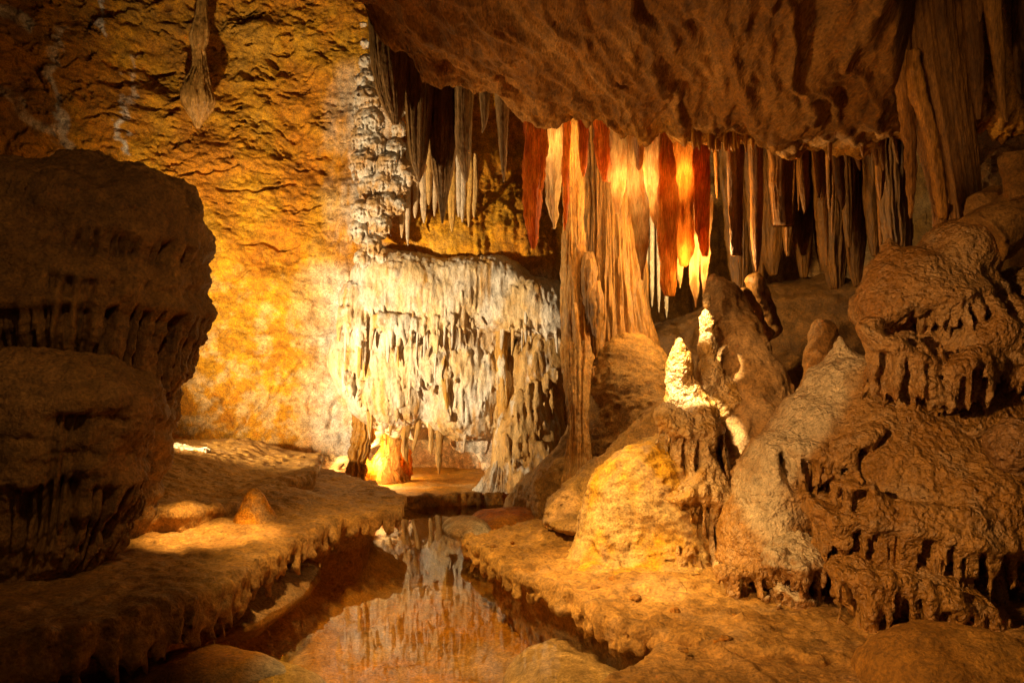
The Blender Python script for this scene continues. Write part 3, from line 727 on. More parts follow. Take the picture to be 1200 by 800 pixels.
colm = [(903, 34, 170, 322, 8.6, .25, 'dark fringed curtain behind the thick broken stalactite'), (940, 24, 170, 325, 8.8, .3, 'dark slender curtain behind the slim stalactite'), (976, 40, 170, 338, 8.4, .35, 'stout dim hanging column in the middle of the dark chamber'),
        (1004, 26, 170, 335, 8.2, .3, 'dim ribbed column beside the stout one'), (1022, 20, 170, 300, 8.0, .3, 'narrow dim column with a ragged end'), (1046, 34, 170, 330, 7.6, .7, 'wide dark column behind the ribbed shaft'),
        (860, 30, 170, 345, 9.2, .3, 'faint curtain deepest behind the rusty stalactites'), (885, 22, 170, 335, 9.0, .2, 'faint narrow curtain behind the sharp rusty blade'), (925, 16, 170, 300, 8.5, .2, 'faint thin spike behind the broken stalactite'),
        (957, 16, 170, 318, 8.9, .25, 'faint spike between the two dim curtains'), (990, 14, 170, 290, 8.0, .2, 'dim spike in front of the stout column')]
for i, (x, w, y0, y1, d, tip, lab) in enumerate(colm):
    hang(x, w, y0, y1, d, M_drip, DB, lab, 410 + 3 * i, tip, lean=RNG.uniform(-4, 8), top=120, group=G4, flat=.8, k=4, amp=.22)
for i in range(16):
    x = RNG.uniform(838, 1050); L = RNG.uniform(20, 150)
    hang(x, RNG.uniform(3, 6), 165, 170 + L, RNG.uniform(6.9, 8.2), M_drip, DO, 'thin dim straw among the thicker stalactites of the dark chamber', 1800 + i, .2, top=60, lean=RNG.uniform(-3, 5), group='thin straws of the dark chamber', flat=.9, amp=.2)
# thin white straws behind the amber blade
for i, (x, y0, y1) in enumerate(((757, 300, 385), (764, 305, 360), (781, 345, 372), (772, 300, 366))):
    hang(x, 5, y0, y1, 8.2, M_calc, CALC * .6, 'thin pale straw in the gap beside the fluted column', 450 + i, .2, top=190, group='pale straws behind the glowing draperies', flat=.9)
# small icicles under the ceiling lip
for i in range(26):
    x = RNG.uniform(795, 1000) if i > 8 else RNG.uniform(828, 872)
    y = np.interp(x, [790, 840, 880, 930, 960, 1000], [163, 168, 162, 166, 158, 158])
    L = RNG.uniform(6, 17)
    hang(x, RNG.uniform(3, 5.5), y - 2, y + L, 6.55 + RNG.uniform(-.05, .1), M_drip, np.array((.5, .25, .07)), 'tiny orange icicle on the ragged ceiling lip', 460 + i, .15, top=16, group='tiny icicles along the ceiling lip', flat=.9)
# root-like drips on the right of the ceiling
for i in range(22):
    x = RNG.uniform(968, 1062); y = RNG.uniform(95, 165); L = RNG.uniform(14, 42)
    d = np.interp(y, [90, 165], [5.5, 6.3]) + RNG.uniform(-.1, .2)
    hang(x, RNG.uniform(3.5, 7), y, y + L, d, M_drip, np.array((.38, .19, .07)), 'thin root like drip on the lumpy ceiling beside the ribbed shaft', 490 + i, .15, lean=RNG.uniform(0, 6), top=25, group='root like drips beside the shaft', flat=.9)

# cream icicles under the dark stalactites
for i, (x, w, y0, y1) in enumerate(((488, 7, 196, 252), (495, 8, 186, 270), (503, 7, 200, 240), (511, 6, 205, 262), (522, 7, 212, 258), (530, 9, 195, 268), (537, 7, 190, 245), (543, 7, 196, 262), (551, 6, 210, 256), (478, 6, 205, 290), (470, 7, 210, 268), (557, 6, 220, 250))):
    hang(x, w, y0, y1 + RNG.uniform(-10, 14), 9.72, M_calc, lerp(CALC * .9, np.array((.62, .38, .13)), RNG.uniform(.2, 1)), 'cream icicle lit below the dark stalactites', 660 + i, .15, top=40, group='cream icicles on the lit wall', flat=.9, amp=.3, thin=.25, lean=RNG.uniform(-3, 3))

# ---- the tall column
colr = empty('cave_column', P(712, 400, 8.0), 'tall fluted brown column joining the ceiling to the mound, a thin knobbly rod along it', 'column')
CB = dc((.36, .20, .085), (.22, .12, .045), 701, (7, 7, .9))
stal([(60, 676, 752), (160, 682, 742), (220, 684, 742), (280, 684, 746), (330, 682, 750), (370, 678, 756), (395, 673, 760), (420, 668, 768)], 8.1, M_drip, CB, None, 702, .75, 4.5, .22, name='fluted_shaft', part=colr)
stal([(80, 658, 690), (150, 661, 684), (250, 662, 682), (300, 662, 684), (330, 658, 690), (345, 661, 684), (365, 657, 694), (385, 662, 688), (405, 658, 696), (430, 660, 692, 7.6), (460, 664, 690, 7.45), (480, 666, 688, 7.35), (505, 668, 688, 7.22), (540, 664, 692, 7.1), (575, 660, 694, 7.0), (612, 652, 698, 6.95)], 7.75, M_drip, dc((.50, .30, .13), (.40, .20, .07), 703, (6, 6, 2)), None, 704, .8, 3.5, .22, rough=.02, name='knobbly_rod', part=colr)
for i, (x, y0, y1) in enumerate(((690, 296, 392), (698, 330, 420), (684, 400, 470), (692, 430, 492))):
    stal([(y0, x - 5, x + 5), (y0 + 20, x - 9, x + 9), ((y0 + y1) / 2, x - 7, x + 7), (y1 - 12, x - 4, x + 4), (y1, x - 1, x + 1)], 7.65, M_drip, CB, None, 710 + i, .8, 3, .25, rough=.02, name='drip_cluster', part=colr)

# flowstone spike high on the left wall
stal([(-60, 232, 243), (0, 233, 241), (28, 228, 243), (40, 222, 246), (52, 224, 240), (66, 229, 238), (85, 226, 241), (100, 217, 243), (112, 214, 247), (124, 218, 250), (138, 224, 240), (150, 230, 234)], 9.75, M_drip, dc((.50, .30, .13), (.36, .20, .08), 730), 'skirted stalactite high on the rough wall above the dark boulder', 731, .8, 4, .25, rough=.02)
# ================================================================ WHITE CALCITE, MOUNDS, STALAGMITES, POPCORN FLOWSTONE
def E(px, py, d, rx, ry, rd):
    return (P(px, py, d), (rx * d / F, rd, ry * d / F))
def flow(name, ells, label, cat, mat, col, seed, h, nz, fr=(), k=.08, pad=.35, group=None, extra=None, zmin=None, sl=()):
    b = Body(k)
    for i, (path, L, amp, rec) in enumerate(sl): b.sl.append(([P(*p) for p in path], L, amp, rec, seed + 40 + i))
    for e in ells: b.ell(*e)
    for path, n, L, r, kw in fr: fringe(b, [P(*p) for p in path], n, L, r, **kw)
    if extra: extra(b)
    for i, (f, a, o, m) in enumerate(nz): b.noise(f, a, o, m, seed + i)
    C = np.array([e[0] for e in ells]); R = np.array([e[1] for e in ells])
    lo = (C - R).min(0) - pad; hi = (C + R).max(0) + .12
    lo[:2] = (C - R).min(0)[:2] - .12
    if zmin is not None: lo[2] = max(lo[2], zmin)
    v, q = b.mesh(lo, hi, h)
    nn = normals(v, q)
    return mk(name, v, q, mat, label, cat, group, col=np.clip(col(v, nn), 0, .9)), b

ccol = lambda s: (lambda v, n: lerp(lerp(mixcol(v, CALC, np.array((.70, .54, .33)), (3, 3, 1.2), s), np.array((.56, .36, .15)), (.65 * sstep(.10, .36, fbm(v, (2.4, 2.4, 1.8), 5, .6, s + 2)))[:, None]), np.array((.58, .33, .10)), (.75 * sstep(.12, .4, fbm(v, (8, 8, .7), 3, .5, s + 1)))[:, None]))
NZC = ((1.5, .10, 3, 0), ((3, 3, 1.5), .05, 3, 0), ((15, 15, 2.0), .03, 3, 2), ((30, 30, 6), .012, 3, 0))
_, SH1 = flow('calcite_shelf', [E(440, 352, 10.15, 45, 34, .36), E(520, 352, 10.12, 75, 42, .40), E(600, 366, 10.1, 62, 32, .38), E(645, 372, 10.0, 25, 28, .32), E(510, 400, 10.2, 100, 30, .32), E(470, 322, 10.12, 60, 30, .34), E(555, 328, 10.12, 70, 28, .34), E(628, 350, 10.06, 42, 28, .32)], 'long bulging white calcite shelf across the lit wall, fringed with icicles', 'flowstone', M_calc, ccol(800), 801, .016, NZC,
     [([(400, 365, 9.86), (440, 375, 9.8), (500, 380, 9.74), (560, 376, 9.74), (620, 382, 9.74), (660, 384, 9.75)], 90, (.08, .4), (.008, .022), dict(k=.025))])
_, SH2 = flow('calcite_flowstone', [E(460, 452, 10.3, 60, 56, .42), E(545, 458, 10.3, 65, 60, .40), E(412, 430, 10.35, 28, 40, .3), E(500, 420, 10.3, 95, 40, .42)], 'streaky white flowstone draped beneath the calcite shelf, above the alcove', 'flowstone', M_calc, ccol(805), 806, .016, NZC,
     [([(425, 440, 9.98), (480, 432, 9.92), (540, 436, 9.92), (600, 446, 9.98)], 34, (.2, .7), (.010, .026), dict(k=.05)), ([(430, 400, 9.98), (500, 405, 9.92), (590, 405, 9.98)], 20, (.2, .6), (.015, .03), dict(k=.05)), ([(400, 440, 10.0), (425, 446, 9.95)], 8, (.15, .4), (.015, .03), dict(k=.03))])

def hit(b, px, py, d0, d1, n=160):
    ds = np.linspace(d0, d1, n); p = np.array([P(px, py, d) for d in ds]); e = b.ev(p); w = np.nonzero(e < 0)[0]
    return ds[w[0]] if len(w) else None
def icicles(b, n, x0, x1, y0, y1, L, w, label, group, seed, rust=2):
    for i in range(n):
        x = RNG.uniform(x0, x1); last = None
        for y in range(y0, y1, 5):
            d = hit(b, x, y, 9.3, 10.05)
            if d is not None and (last is None or d < last[1] + .06): last = (y, d)
            elif last is not None: break
        if last is None: continue
        y, d = last
        y += RNG.uniform(-18, 0); d += .04
        hang(x, RNG.uniform(*w), y, y + RNG.uniform(*L), d, M_calc, lerp(CALC, np.array((.62, .38, .13)), RNG.uniform(0, 1) ** rust), label, seed + i, .2, top=14, group=group, flat=.9, amp=.3, thin=.15, lean=RNG.uniform(-3, 3))
icicles(SH1, 46, 404, 658, 350, 430, (8, 46), (2, 4.8), 'thin white icicle in the fringe of the pale calcite shelf', 'white icicles along the calcite shelf', 1520)
icicles(SH2, 16, 405, 605, 430, 520, (10, 32), (3, 6), 'small icicle on the streaky white flowstone above the alcove', 'icicles of the streaky calcite', 1620, 1)
for i, (x, w, y0, y1, d, lab) in enumerate(((588, 11, 372, 560, 9.98, 'thin orange streak column down the wall between calcite and tall column'), (431, 8, 435, 508, 10.0, 'rusty drip rib above the glowing alcove'), (521, 7, 440, 480, 9.9, 'short orange rib in the middle of the white calcite'))):
    hang(x, w, y0, y1, d, M_drip, dc((.62, .42, .19), (.50, .28, .09), 720), lab, 721 + 2 * i, .2, top=24, flat=.9, amp=.5, thin=.1, lean=3, wob=.5)
# tiered white columns on the wall
def tiers(ts, d, label, seed):
    top = empty('tiered_column', P(ts[-1][0], ts[-1][1], d), label, 'flowstone')
    for i, (x, y, r) in enumerate(ts):
        b = Body(.03)
        rr = r * d / F; dd = d - rr * .4 + (i % 2) * .03
        c = P(x, y, dd); b.ell(c, (rr, rr * .9, rr * .85)); b.ell(c - (0, 0, rr * .3), (rr * .75, rr * .7, rr * 1.2))
        n = max(5, int(r * .7))
        for k in range(n):
            th = math.pi + (k + RNG.uniform(.2, .8)) / n * math.pi
            a = c + np.array([math.cos(th) * rr * .92, math.sin(th) * rr * .85, -rr * .25]); L = rr * RNG.uniform(.6, 1.4)
            b.cap(a, a + np.array([0, .02, -L]), rr * .11 + .006, .005, .02)
        b.noise(9, .03, 3, 2, seed + i); b.noise(30, .012, 3, 0, seed + 1)
        v, q = b.mesh(c - (rr * 1.4 + .05, rr * 1.4 + .05, rr * 2.6 + .05), c + rr * 1.3 + .05, .011)
        cl = lerp(mixcol(v, CALC * .85, TAN, 5, seed + 2), np.array((.42, .28, .15)), (.6 * sstep(.1, .4, fbm(v, 7, 4, .6, seed + 3)))[:, None])
        mk('tier', v, q, M_calc, col=cl, parent=top)
tiers([(426, 28, 3), (427, 50, 5), (429, 72, 9), (431, 92, 13), (430, 115, 16), (433, 140, 18), (426, 160, 15), (440, 170, 16), (428, 188, 17), (436, 215, 16)], 9.75, 'tallest tiered white column on the wall, beside the broad dark drapery', 820)
tiers([(471, 112, 3), (470, 130, 6), (467, 150, 9), (464, 172, 12), (455, 190, 14), (470, 195, 12), (448, 212, 13), (466, 218, 13), (478, 205, 10)], 9.65, 'shorter tiered white spire behind the dark ribbed stalactites', 824)
tiers([(440, 240, 13), (455, 236, 12), (424, 245, 13), (446, 262, 13), (468, 240, 9), (420, 268, 12), (436, 285, 12), (447, 296, 9), (425, 300, 10)], 9.6, 'lumpy white cauliflower clusters under the two tiered columns', 828)

flow('calcite_flowstone', [E(632, 440, 10.15, 34, 70, .36), E(618, 520, 10.0, 44, 60, .36), E(640, 570, 9.8, 50, 40, .36), E(600, 470, 10.25, 30, 60, .3)], 'rough tan flowstone wall filling the space between the white calcite and the tall column', 'flowstone', M_calc,
     lambda v, n: lerp(mixcol(v, np.array((.58, .40, .20)), np.array((.42, .25, .10)), (5, 5, 1.2), 832), CALC * .9, (.8 * sstep(.1, .35, fbm(v, (6, 6, 2), 4, .6, 833)))[:, None]), 834, .016, ((2, .10, 3, 0), ((7, 7, 1.4), .07, 3, 2), ((18, 18, 5), .02, 3, 0)),
     [([(604, 470, 9.75), (650, 440, 9.75)], 12, (.3, .8), (.02, .04), dict(k=.04)), ([(590, 520, 9.7), (650, 530, 9.65)], 12, (.2, .5), (.02, .04), dict(k=.04))], zmin=0)
# rock pieces of the alcove
FL = dc((.75, .48, .16), (.60, .30, .07), 840)
stal([(498, 453, 457), (512, 447, 463), (530, 444, 469), (545, 441, 464), (560, 438, 472), (576, 436, 474), (590, 434, 476)], 10.65, M_hot, FL, 'flame bright leaf of rock in the alcove at the foot of the wall', 841, .4, 5, .5, rough=.07, wob=.5, name='rock_leaf', cat='rock')
stal([(515, 466, 470), (528, 464, 476), (545, 463, 480), (562, 466, 478), (580, 464, 482)], 10.8, M_red, FL, 'darker orange leaf standing behind the flame bright one', 2841, .4, 5, .5, rough=.07, wob=.6, name='rock_leaf', cat='rock')
stal([(538, 427, 430), (550, 424, 434), (565, 423, 435), (582, 420, 438)], 10.55, M_amber, FL, 'small low leaf of rock at the near foot of the flame bright one', 2845, .5, 5, .5, rough=.05, wob=.5, name='rock_leaf', cat='rock')
stal([(455, 423, 427), (480, 418, 432), (510, 414, 436), (530, 414, 432), (550, 412, 428), (580, 410, 426), (600, 404, 430)], 10.3, M_drip, dc((.45, .24, .08), (.32, .17, .06), 842), 'dark rock jamb on the near side of the glowing alcove', 843, .6, 4, .45, rough=.05, wob=.4, name='rock_jamb', cat='rock')
for i, (x, w, y0, y1, lab) in enumerate(((476, 8, 503, 540, 'curled orange drip hanging in the alcove mouth'), (490, 5, 500, 530, 'pale root like drip hanging in the alcove mouth'), (517, 7, 505, 556, 'orange drip reaching lowest in the alcove'), (504, 6, 500, 532, 'thin drip behind the curled one in the alcove'))):
    hang(x, w, y0, y1, 10.2, M_drip, dc((.50, .32, .14), (.36, .20, .07), 846), lab, 847 + i, .15, top=35, lean=RNG.uniform(-8, 4), amp=.5, wob=.6)
stal([(505, 588, 598), (525, 584, 602), (545, 578, 606), (560, 572, 614), (575, 566, 622), (590, 556, 632), (605, 550, 640)], 9.95, M_calc, dc(CALC * .8, TAN, 855, (5, 5, 2)), 'pale ragged foot of flowstone between the alcove and the tall column', 856, .6, 4, .25, rough=.03, name='flowstone_cone', cat='flowstone')

# mound under the column, apron and yellow dome
mcol = lambda s, a, b, f=3: (lambda v, n: mixcol(v, np.array(a), np.array(b), f, s))
NZM = ((2, .06, 3, 0), (6, .028, 4, 0), ((12, 12, 30), .028, 4, 0), ((12, 12, 2.5), .02, 3, 0))
flow('flowstone_mound', [E(735, 500, 7.9, 66, 112, .6), E(690, 590, 7.7, 70, 75, .6), E(770, 560, 7.4, 60, 100, .6), E(640, 610, 8.2, 50, 60, .4)], 'smooth grey brown mound carrying the tall column', 'flowstone', M_bould, mcol(860, (.40, .24, .10), (.29, .16, .06)), 861, .018, NZM, k=.3, zmin=-.2)
flow('flowstone_dome', [E(744, 598, 5.8, 58, 76, .38), E(722, 635, 5.7, 44, 40, .32), E(790, 630, 5.7, 50, 70, .34), E(750, 662, 5.6, 95, 18, .5), E(775, 560, 6.0, 40, 50, .3)], 'yellow rounded dome standing on the thin shelf before the mound', 'flowstone', M_bould,
     lambda v, n: lerp(mixcol(v, np.array((.62, .36, .09)), np.array((.60, .42, .20)), (4, 4, 2), 865), TAN, sstep(.1, .4, fbm(v, (6, 6, 1.5), 4, .6, 866))[:, None]), 867, .014, NZM, k=.15, zmin=.05)
flow('flowstone_apron', [E(795, 520, 6.4, 38, 56, .32), E(762, 545, 6.45, 42, 50, .32), E(725, 572, 6.5, 48, 42, .34), E(688, 598, 6.6, 46, 26, .34), E(700, 612, 6.2, 60, 14, .4)], 'sloping tan apron behind the yellow dome', 'flowstone', M_bould, mcol(870, (.48, .30, .12), (.40, .25, .12)), 871, .016, NZM, k=.25, zmin=.05)

# bright stalagmite pair and the cone
PN = ((5, .035, 3, 0), (12, .02, 3, 0), (20, .022, 1, 3))
scol = lambda s, a, b: (lambda v, t: mixcol(v, np.array(a), np.array(b), (4, 4, 2), s))
b1 = [E(796, 410, 5.9, 8, 17, .07), E(797, 436, 5.9, 17, 25, .13), E(803, 468, 5.9, 24, 28, .18), E(816, 486, 5.85, 27, 20, .22), E(815, 540, 5.8, 38, 60, .28), E(822, 600, 5.7, 46, 70, .32), E(830, 660, 5.6, 50, 50, .34)]
flow('stalagmite', b1, 'dazzling white topped stalagmite with a dripping brown skirt, beside the yellow dome', 'stalagmite', M_pop, lambda v, n: mixcol(v, np.array((.62, .44, .24)), np.array((.46, .27, .10)), 4, 880), 881, .012, ((4, .05, 3, 0), (12, .02, 3, 0), (18, .022, 1, 3)),
     [([(775, 486, 5.7), (800, 500, 5.6), (835, 500, 5.6)], 22, (.15, .4), (.014, .03), {}), ([(782, 590, 5.45), (815, 580, 5.35), (850, 590, 5.4), (865, 600, 5.5)], 20, (.2, .5), (.016, .034), {}), ([(792, 655, 5.3), (830, 655, 5.25), (860, 660, 5.3)], 18, (.1, .3), (.014, .03), {})], k=.06, pad=.1, zmin=.1, sl=[([(770, 492, 5.7), (800, 508, 5.6), (845, 508, 5.6)], .35, .10, .0), ([(775, 590, 5.45), (815, 585, 5.35), (870, 595, 5.45)], .45, .12, .0)])
flow('stalagmite', [E(829, 352, 6.2, 6, 10, .05), E(828, 378, 6.2, 9, 14, .07), E(829, 410, 6.2, 11, 26, .09), E(832, 445, 6.2, 16, 28, .12), E(845, 480, 6.25, 26, 40, .2)], 'slim knobbly white stalagmite leaning on the big cone', 'stalagmite', M_pop, lambda v, n: mixcol(v, np.array((.66, .48, .27)), np.array((.50, .30, .11)), 5, 885), 886, .012, PN, k=.03, pad=.2, zmin=.1)
flow('stalagmite', [E(838, 338, 6.75, 9, 22, .08), E(848, 375, 6.7, 22, 42, .18), E(862, 425, 6.6, 38, 55, .3), E(876, 475, 6.5, 50, 60, .4), E(888, 530, 6.3, 62, 66, .45), E(880, 610, 6.0, 72, 80, .5)], 'big tan cone stalagmite under the glowing stalactites', 'stalagmite', M_bould, mcol(890, (.46, .30, .15), (.34, .20, .085)), 891, .016, ((3, .07, 3, 0), (8, .035, 4, 0), ((14, 14, 5), .03, 3, 0), (24, .012, 3, 0)), k=.2, pad=.1, zmin=.1)
flow('stalagmite', [E(964, 395, 6.6, 17, 20, .13), E(966, 425, 6.6, 24, 28, .18), E(968, 465, 6.55, 30, 34, .22), E(965, 520, 6.5, 34, 50, .26)], 'small round headed brown stalagmite before the dark chamber', 'stalagmite', M_bould, mcol(895, (.40, .22, .09), (.30, .16, .06)), 896, .014, ((4, .05, 3, 0), (12, .02, 3, 0), (30, .008, 2, 0)), k=.07, pad=.1, zmin=.1)
# dark chamber floor and leaning slabs
flow('rock', [E(930, 400, 9.2, 120, 70, 1.0), E(1010, 380, 8.8, 70, 50, .8), E(860, 420, 9.0, 60, 60, .6), E(790, 430, 9.5, 60, 55, .6)], 'dark rubble slope at the back of the side chamber', 'rock', M_bould, mcol(900, (.17, .095, .04), (.11, .06, .025)), 901, .025, ((2, .14, 4, 0), (7, .05, 4, 0)), k=.3, zmin=0)
def slab(pts, d, r, label, seed, col=(.34, .19, .08)):
    b = Body(.03); a = P(*pts[0], d); c = P(*pts[1], d + .1); b.cap(a, c, r, r * 1.15, .02); b.noise(5, .04, 3, 0, seed); b.noise(18, .012, 3, 0, seed + 1)
    lo = np.minimum(a, c) - r - .12; hi = np.maximum(a, c) + r + .12
    v, q = b.mesh(lo, hi, .012); mk('broken_slab', v, q, M_drip, label, 'rock', col=mixcol(v, np.array(col), np.array(col) * .6, 4, seed + 2))
slab([(884, 330), (905, 385)], 7.4, .085, 'leaning broken slab behind the big cone', 905)
slab([(872, 342), (896, 392)], 7.2, .06, 'thinner leaning slab close to the big cone', 908)
flow('rock', [E(925, 500, 6.9, 30, 30, .3), E(905, 470, 7.2, 20, 25, .2)], 'dark lump between the big cone and the small stalagmite', 'rock', M_bould, mcol(911, (.26, .15, .06), (.18, .10, .04)), 912, .016, ((4, .05, 3, 0), (12, .02, 3, 0)), k=.1, zmin=.1)

# ---- the popcorn flowstone mass on the right, tier by tier
pcol = lambda s, a=(.46, .28, .13), b=(.36, .19, .075): (lambda v, n: lerp(mixcol(v, np.array(a), np.array(b), 3, s), np.array((.52, .36, .20)), (.5 * sstep(.05, .4, fbm(v, 6, 4, .6, s + 1)))[:, None]))
PZ = ((2.2, .07, 3, 0), (6, .02, 2, 0), (15, .022, 1, 3), (27, .014, 1, 3))
G6 = 'tiers of the popcorn flowstone bank'
def tierA_fr():
    return [([(1012, 388, 4.72), (1040, 412, 4.58), (1075, 428, 4.5), (1110, 446, 4.48), (1150, 448, 4.46)], 40, (.2, .45), (.02, .036), dict(out=(.03, .04, 0))),
            ([(1030, 400, 4.75), (1080, 410, 4.55), (1140, 430, 4.5), (1185, 430, 4.6)], 30, (.12, .36), (.018, .036), dict(out=(.02, .08, 0)))]
flow('flowstone_bank', [E(1085, 350, 5.05, 75, 50, .42), E(1032, 366, 5.0, 30, 30, .25), E(1062, 325, 5.05, 36, 36, .3), E(1118, 300, 5.05, 40, 44, .32), E(1140, 390, 4.9, 75, 46, .42), E(1190, 440, 4.9, 60, 50, .4), E(1042, 298, 5.1, 8, 24, .08), E(1050, 325, 5.05, 20, 22, .15), E(1125, 440, 5.0, 60, 60, .3)],
     'topmost popcorn bank under the ribbed shaft, with a little horn and a drip fringe', 'flowstone', M_pop, pcol(920), 921, .012, PZ, tierA_fr(), k=.12, pad=.4, group=G6, sl=[([(1005, 388, 4.7), (1040, 408, 4.5), (1080, 418, 4.45), (1120, 430, 4.4), (1160, 430, 4.4), (1200, 425, 4.5)], .5, .11, .0), ([(1090, 360, 4.6), (1140, 345, 4.5), (1190, 335, 4.5)], .25, .13, .0)])
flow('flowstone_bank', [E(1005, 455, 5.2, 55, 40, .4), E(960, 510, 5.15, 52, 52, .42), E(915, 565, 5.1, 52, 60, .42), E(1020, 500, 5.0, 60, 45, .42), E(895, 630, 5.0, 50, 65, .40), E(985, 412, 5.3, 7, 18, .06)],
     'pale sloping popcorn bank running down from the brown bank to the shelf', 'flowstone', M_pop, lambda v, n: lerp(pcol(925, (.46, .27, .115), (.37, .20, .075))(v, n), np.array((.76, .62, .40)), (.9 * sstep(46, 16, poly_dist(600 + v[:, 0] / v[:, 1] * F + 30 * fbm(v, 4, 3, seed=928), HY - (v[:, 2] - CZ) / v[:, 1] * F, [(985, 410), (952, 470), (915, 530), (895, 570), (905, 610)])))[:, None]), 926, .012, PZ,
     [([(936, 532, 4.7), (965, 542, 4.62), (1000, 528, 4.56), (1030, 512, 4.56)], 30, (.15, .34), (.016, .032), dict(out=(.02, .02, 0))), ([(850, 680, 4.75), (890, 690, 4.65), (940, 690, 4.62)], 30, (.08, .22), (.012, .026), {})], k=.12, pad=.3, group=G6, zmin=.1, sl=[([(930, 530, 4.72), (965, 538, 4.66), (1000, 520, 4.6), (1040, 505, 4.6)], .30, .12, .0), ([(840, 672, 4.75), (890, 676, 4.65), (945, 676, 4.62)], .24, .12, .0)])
flow('flowstone_bank', [E(1060, 555, 4.78, 95, 66, .46), E(1120, 500, 4.95, 90, 60, .4), E(1080, 590, 4.7, 110, 34, .5), E(1130, 590, 4.6, 90, 60, .5), E(985, 600, 4.7, 36, 34, .28), E(1180, 560, 4.7, 50, 60, .4), E(1025, 512, 4.8, 30, 34, .2), E(1062, 478, 4.75, 14, 30, .12)],
     'widest popcorn bank low in the wall of flowstone, with long drips over a dark gap', 'flowstone', M_pop, pcol(930, (.44, .25, .10), (.36, .19, .07)), 931, .012, PZ,
     [([(958, 600, 4.45), (1000, 610, 4.30), (1050, 612, 4.22), (1110, 626, 4.12), (1170, 636, 4.10), (1220, 634, 4.14)], 74, (.2, .5), (.018, .034), dict(out=(.03, .03, 0))), ([(980, 590, 4.35), (1060, 602, 4.2), (1160, 622, 4.08)], 40, (.1, .3), (.018, .032), dict(out=(.02, .02, 0)))], k=.16, pad=.42, group=G6, sl=[([(955, 600, 4.5), (1000, 612, 4.38), (1050, 618, 4.28), (1110, 630, 4.18), (1170, 640, 4.15), (1220, 640, 4.2)], .42, .10, .0), ([(960, 560, 4.5), (1000, 570, 4.3)], .15, .08, .02)])
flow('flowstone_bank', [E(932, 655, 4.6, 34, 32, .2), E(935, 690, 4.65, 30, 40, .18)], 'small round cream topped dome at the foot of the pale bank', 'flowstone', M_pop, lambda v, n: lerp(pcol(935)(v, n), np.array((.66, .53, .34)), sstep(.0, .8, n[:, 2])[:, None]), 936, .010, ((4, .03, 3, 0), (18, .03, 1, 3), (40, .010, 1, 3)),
     [([(903, 662, 4.44), (930, 670, 4.38), (962, 660, 4.40)], 20, (.12, .25), (.012, .024), {})], k=.06, pad=.25, group=G6, zmin=.1, sl=[([(900, 662, 4.45), (930, 668, 4.4), (965, 660, 4.42)], .22, .11, .0)])
flow('flowstone_bank', [E(1050, 690, 4.35, 72, 44, .36), E(1000, 668, 4.35, 24, 22, .16), E(1105, 720, 4.25, 60, 40, .34)], 'lowest popcorn bank, a fringed step above the orange boulder', 'flowstone', M_pop, pcol(940, (.46, .26, .10), (.36, .19, .07)), 941, .012, PZ,
     [([(982, 676, 4.15), (1020, 684, 4.03), (1070, 694, 3.98), (1130, 714, 3.93)], 44, (.14, .32), (.016, .03), dict(out=(.02, .01, 0)))], k=.08, pad=.3, group=G6, zmin=.1, sl=[([(975, 672, 4.15), (1020, 684, 4.05), (1070, 694, 4.0), (1140, 716, 3.95)], .34, .09, .0)])
flow('flowstone_bank', [E(1130, 700, 4.75, 110, 90, .4), E(1190, 640, 4.9, 70, 120, .4), E(1040, 640, 4.8, 70, 70, .3), E(1010, 720, 4.7, 60, 60, .3), E(960, 725, 4.6, 40, 26, .25)], 'shadowed fluted back of the flowstone wall below the widest bank', 'flowstone', M_pop, pcol(945, (.38, .22, .09), (.30, .16, .06)), 946, .014, ((3, .06, 3, 0), ((16, 16, 2), .05, 3, 2), (30, .012, 3, 2)),
     [([(1060, 640, 4.5), (1130, 650, 4.4), (1200, 650, 4.4)], 26, (.3, .6), (.02, .035), {})], k=.12, pad=.2, group=G6, zmin=.1, sl=[([(1000, 660, 4.5), (1100, 650, 4.4), (1220, 640, 4.4)], .7, .22, .0)])
flow('flowstone_bank', [E(1200, 400, 5.0, 50, 90, .35), E(1175, 470, 5.0, 40, 60, .3), E(1150, 520, 5.05, 60, 40, .3)], 'dark knobbly bank behind the topmost popcorn bank at the broken drums', 'flowstone', M_pop, pcol(950, (.30, .17, .07), (.24, .13, .05)), 951, .014, PZ,
     [([(1120, 470, 4.8), (1160, 440, 4.75), (1200, 440, 4.7)], 22, (.2, .5), (.02, .038), {}), ([(1090, 540, 4.8), (1140, 545, 4.75), (1190, 545, 4.75)], 20, (.15, .4), (.02, .038), {})], k=.1, pad=.4, group=G6)
flow('flowstone_boulder', [E(1186, 522, 4.3, 26, 34, .16), E(1200, 545, 4.35, 24, 30, .16)], 'glittering round knob on the outer edge of the flowstone wall', 'flowstone', M_pop, mcol(955, (.36, .21, .10), (.26, .14, .06)), 956, .010, ((5, .03, 3, 0), (20, .03, 1, 3)), k=.06, pad=.12)

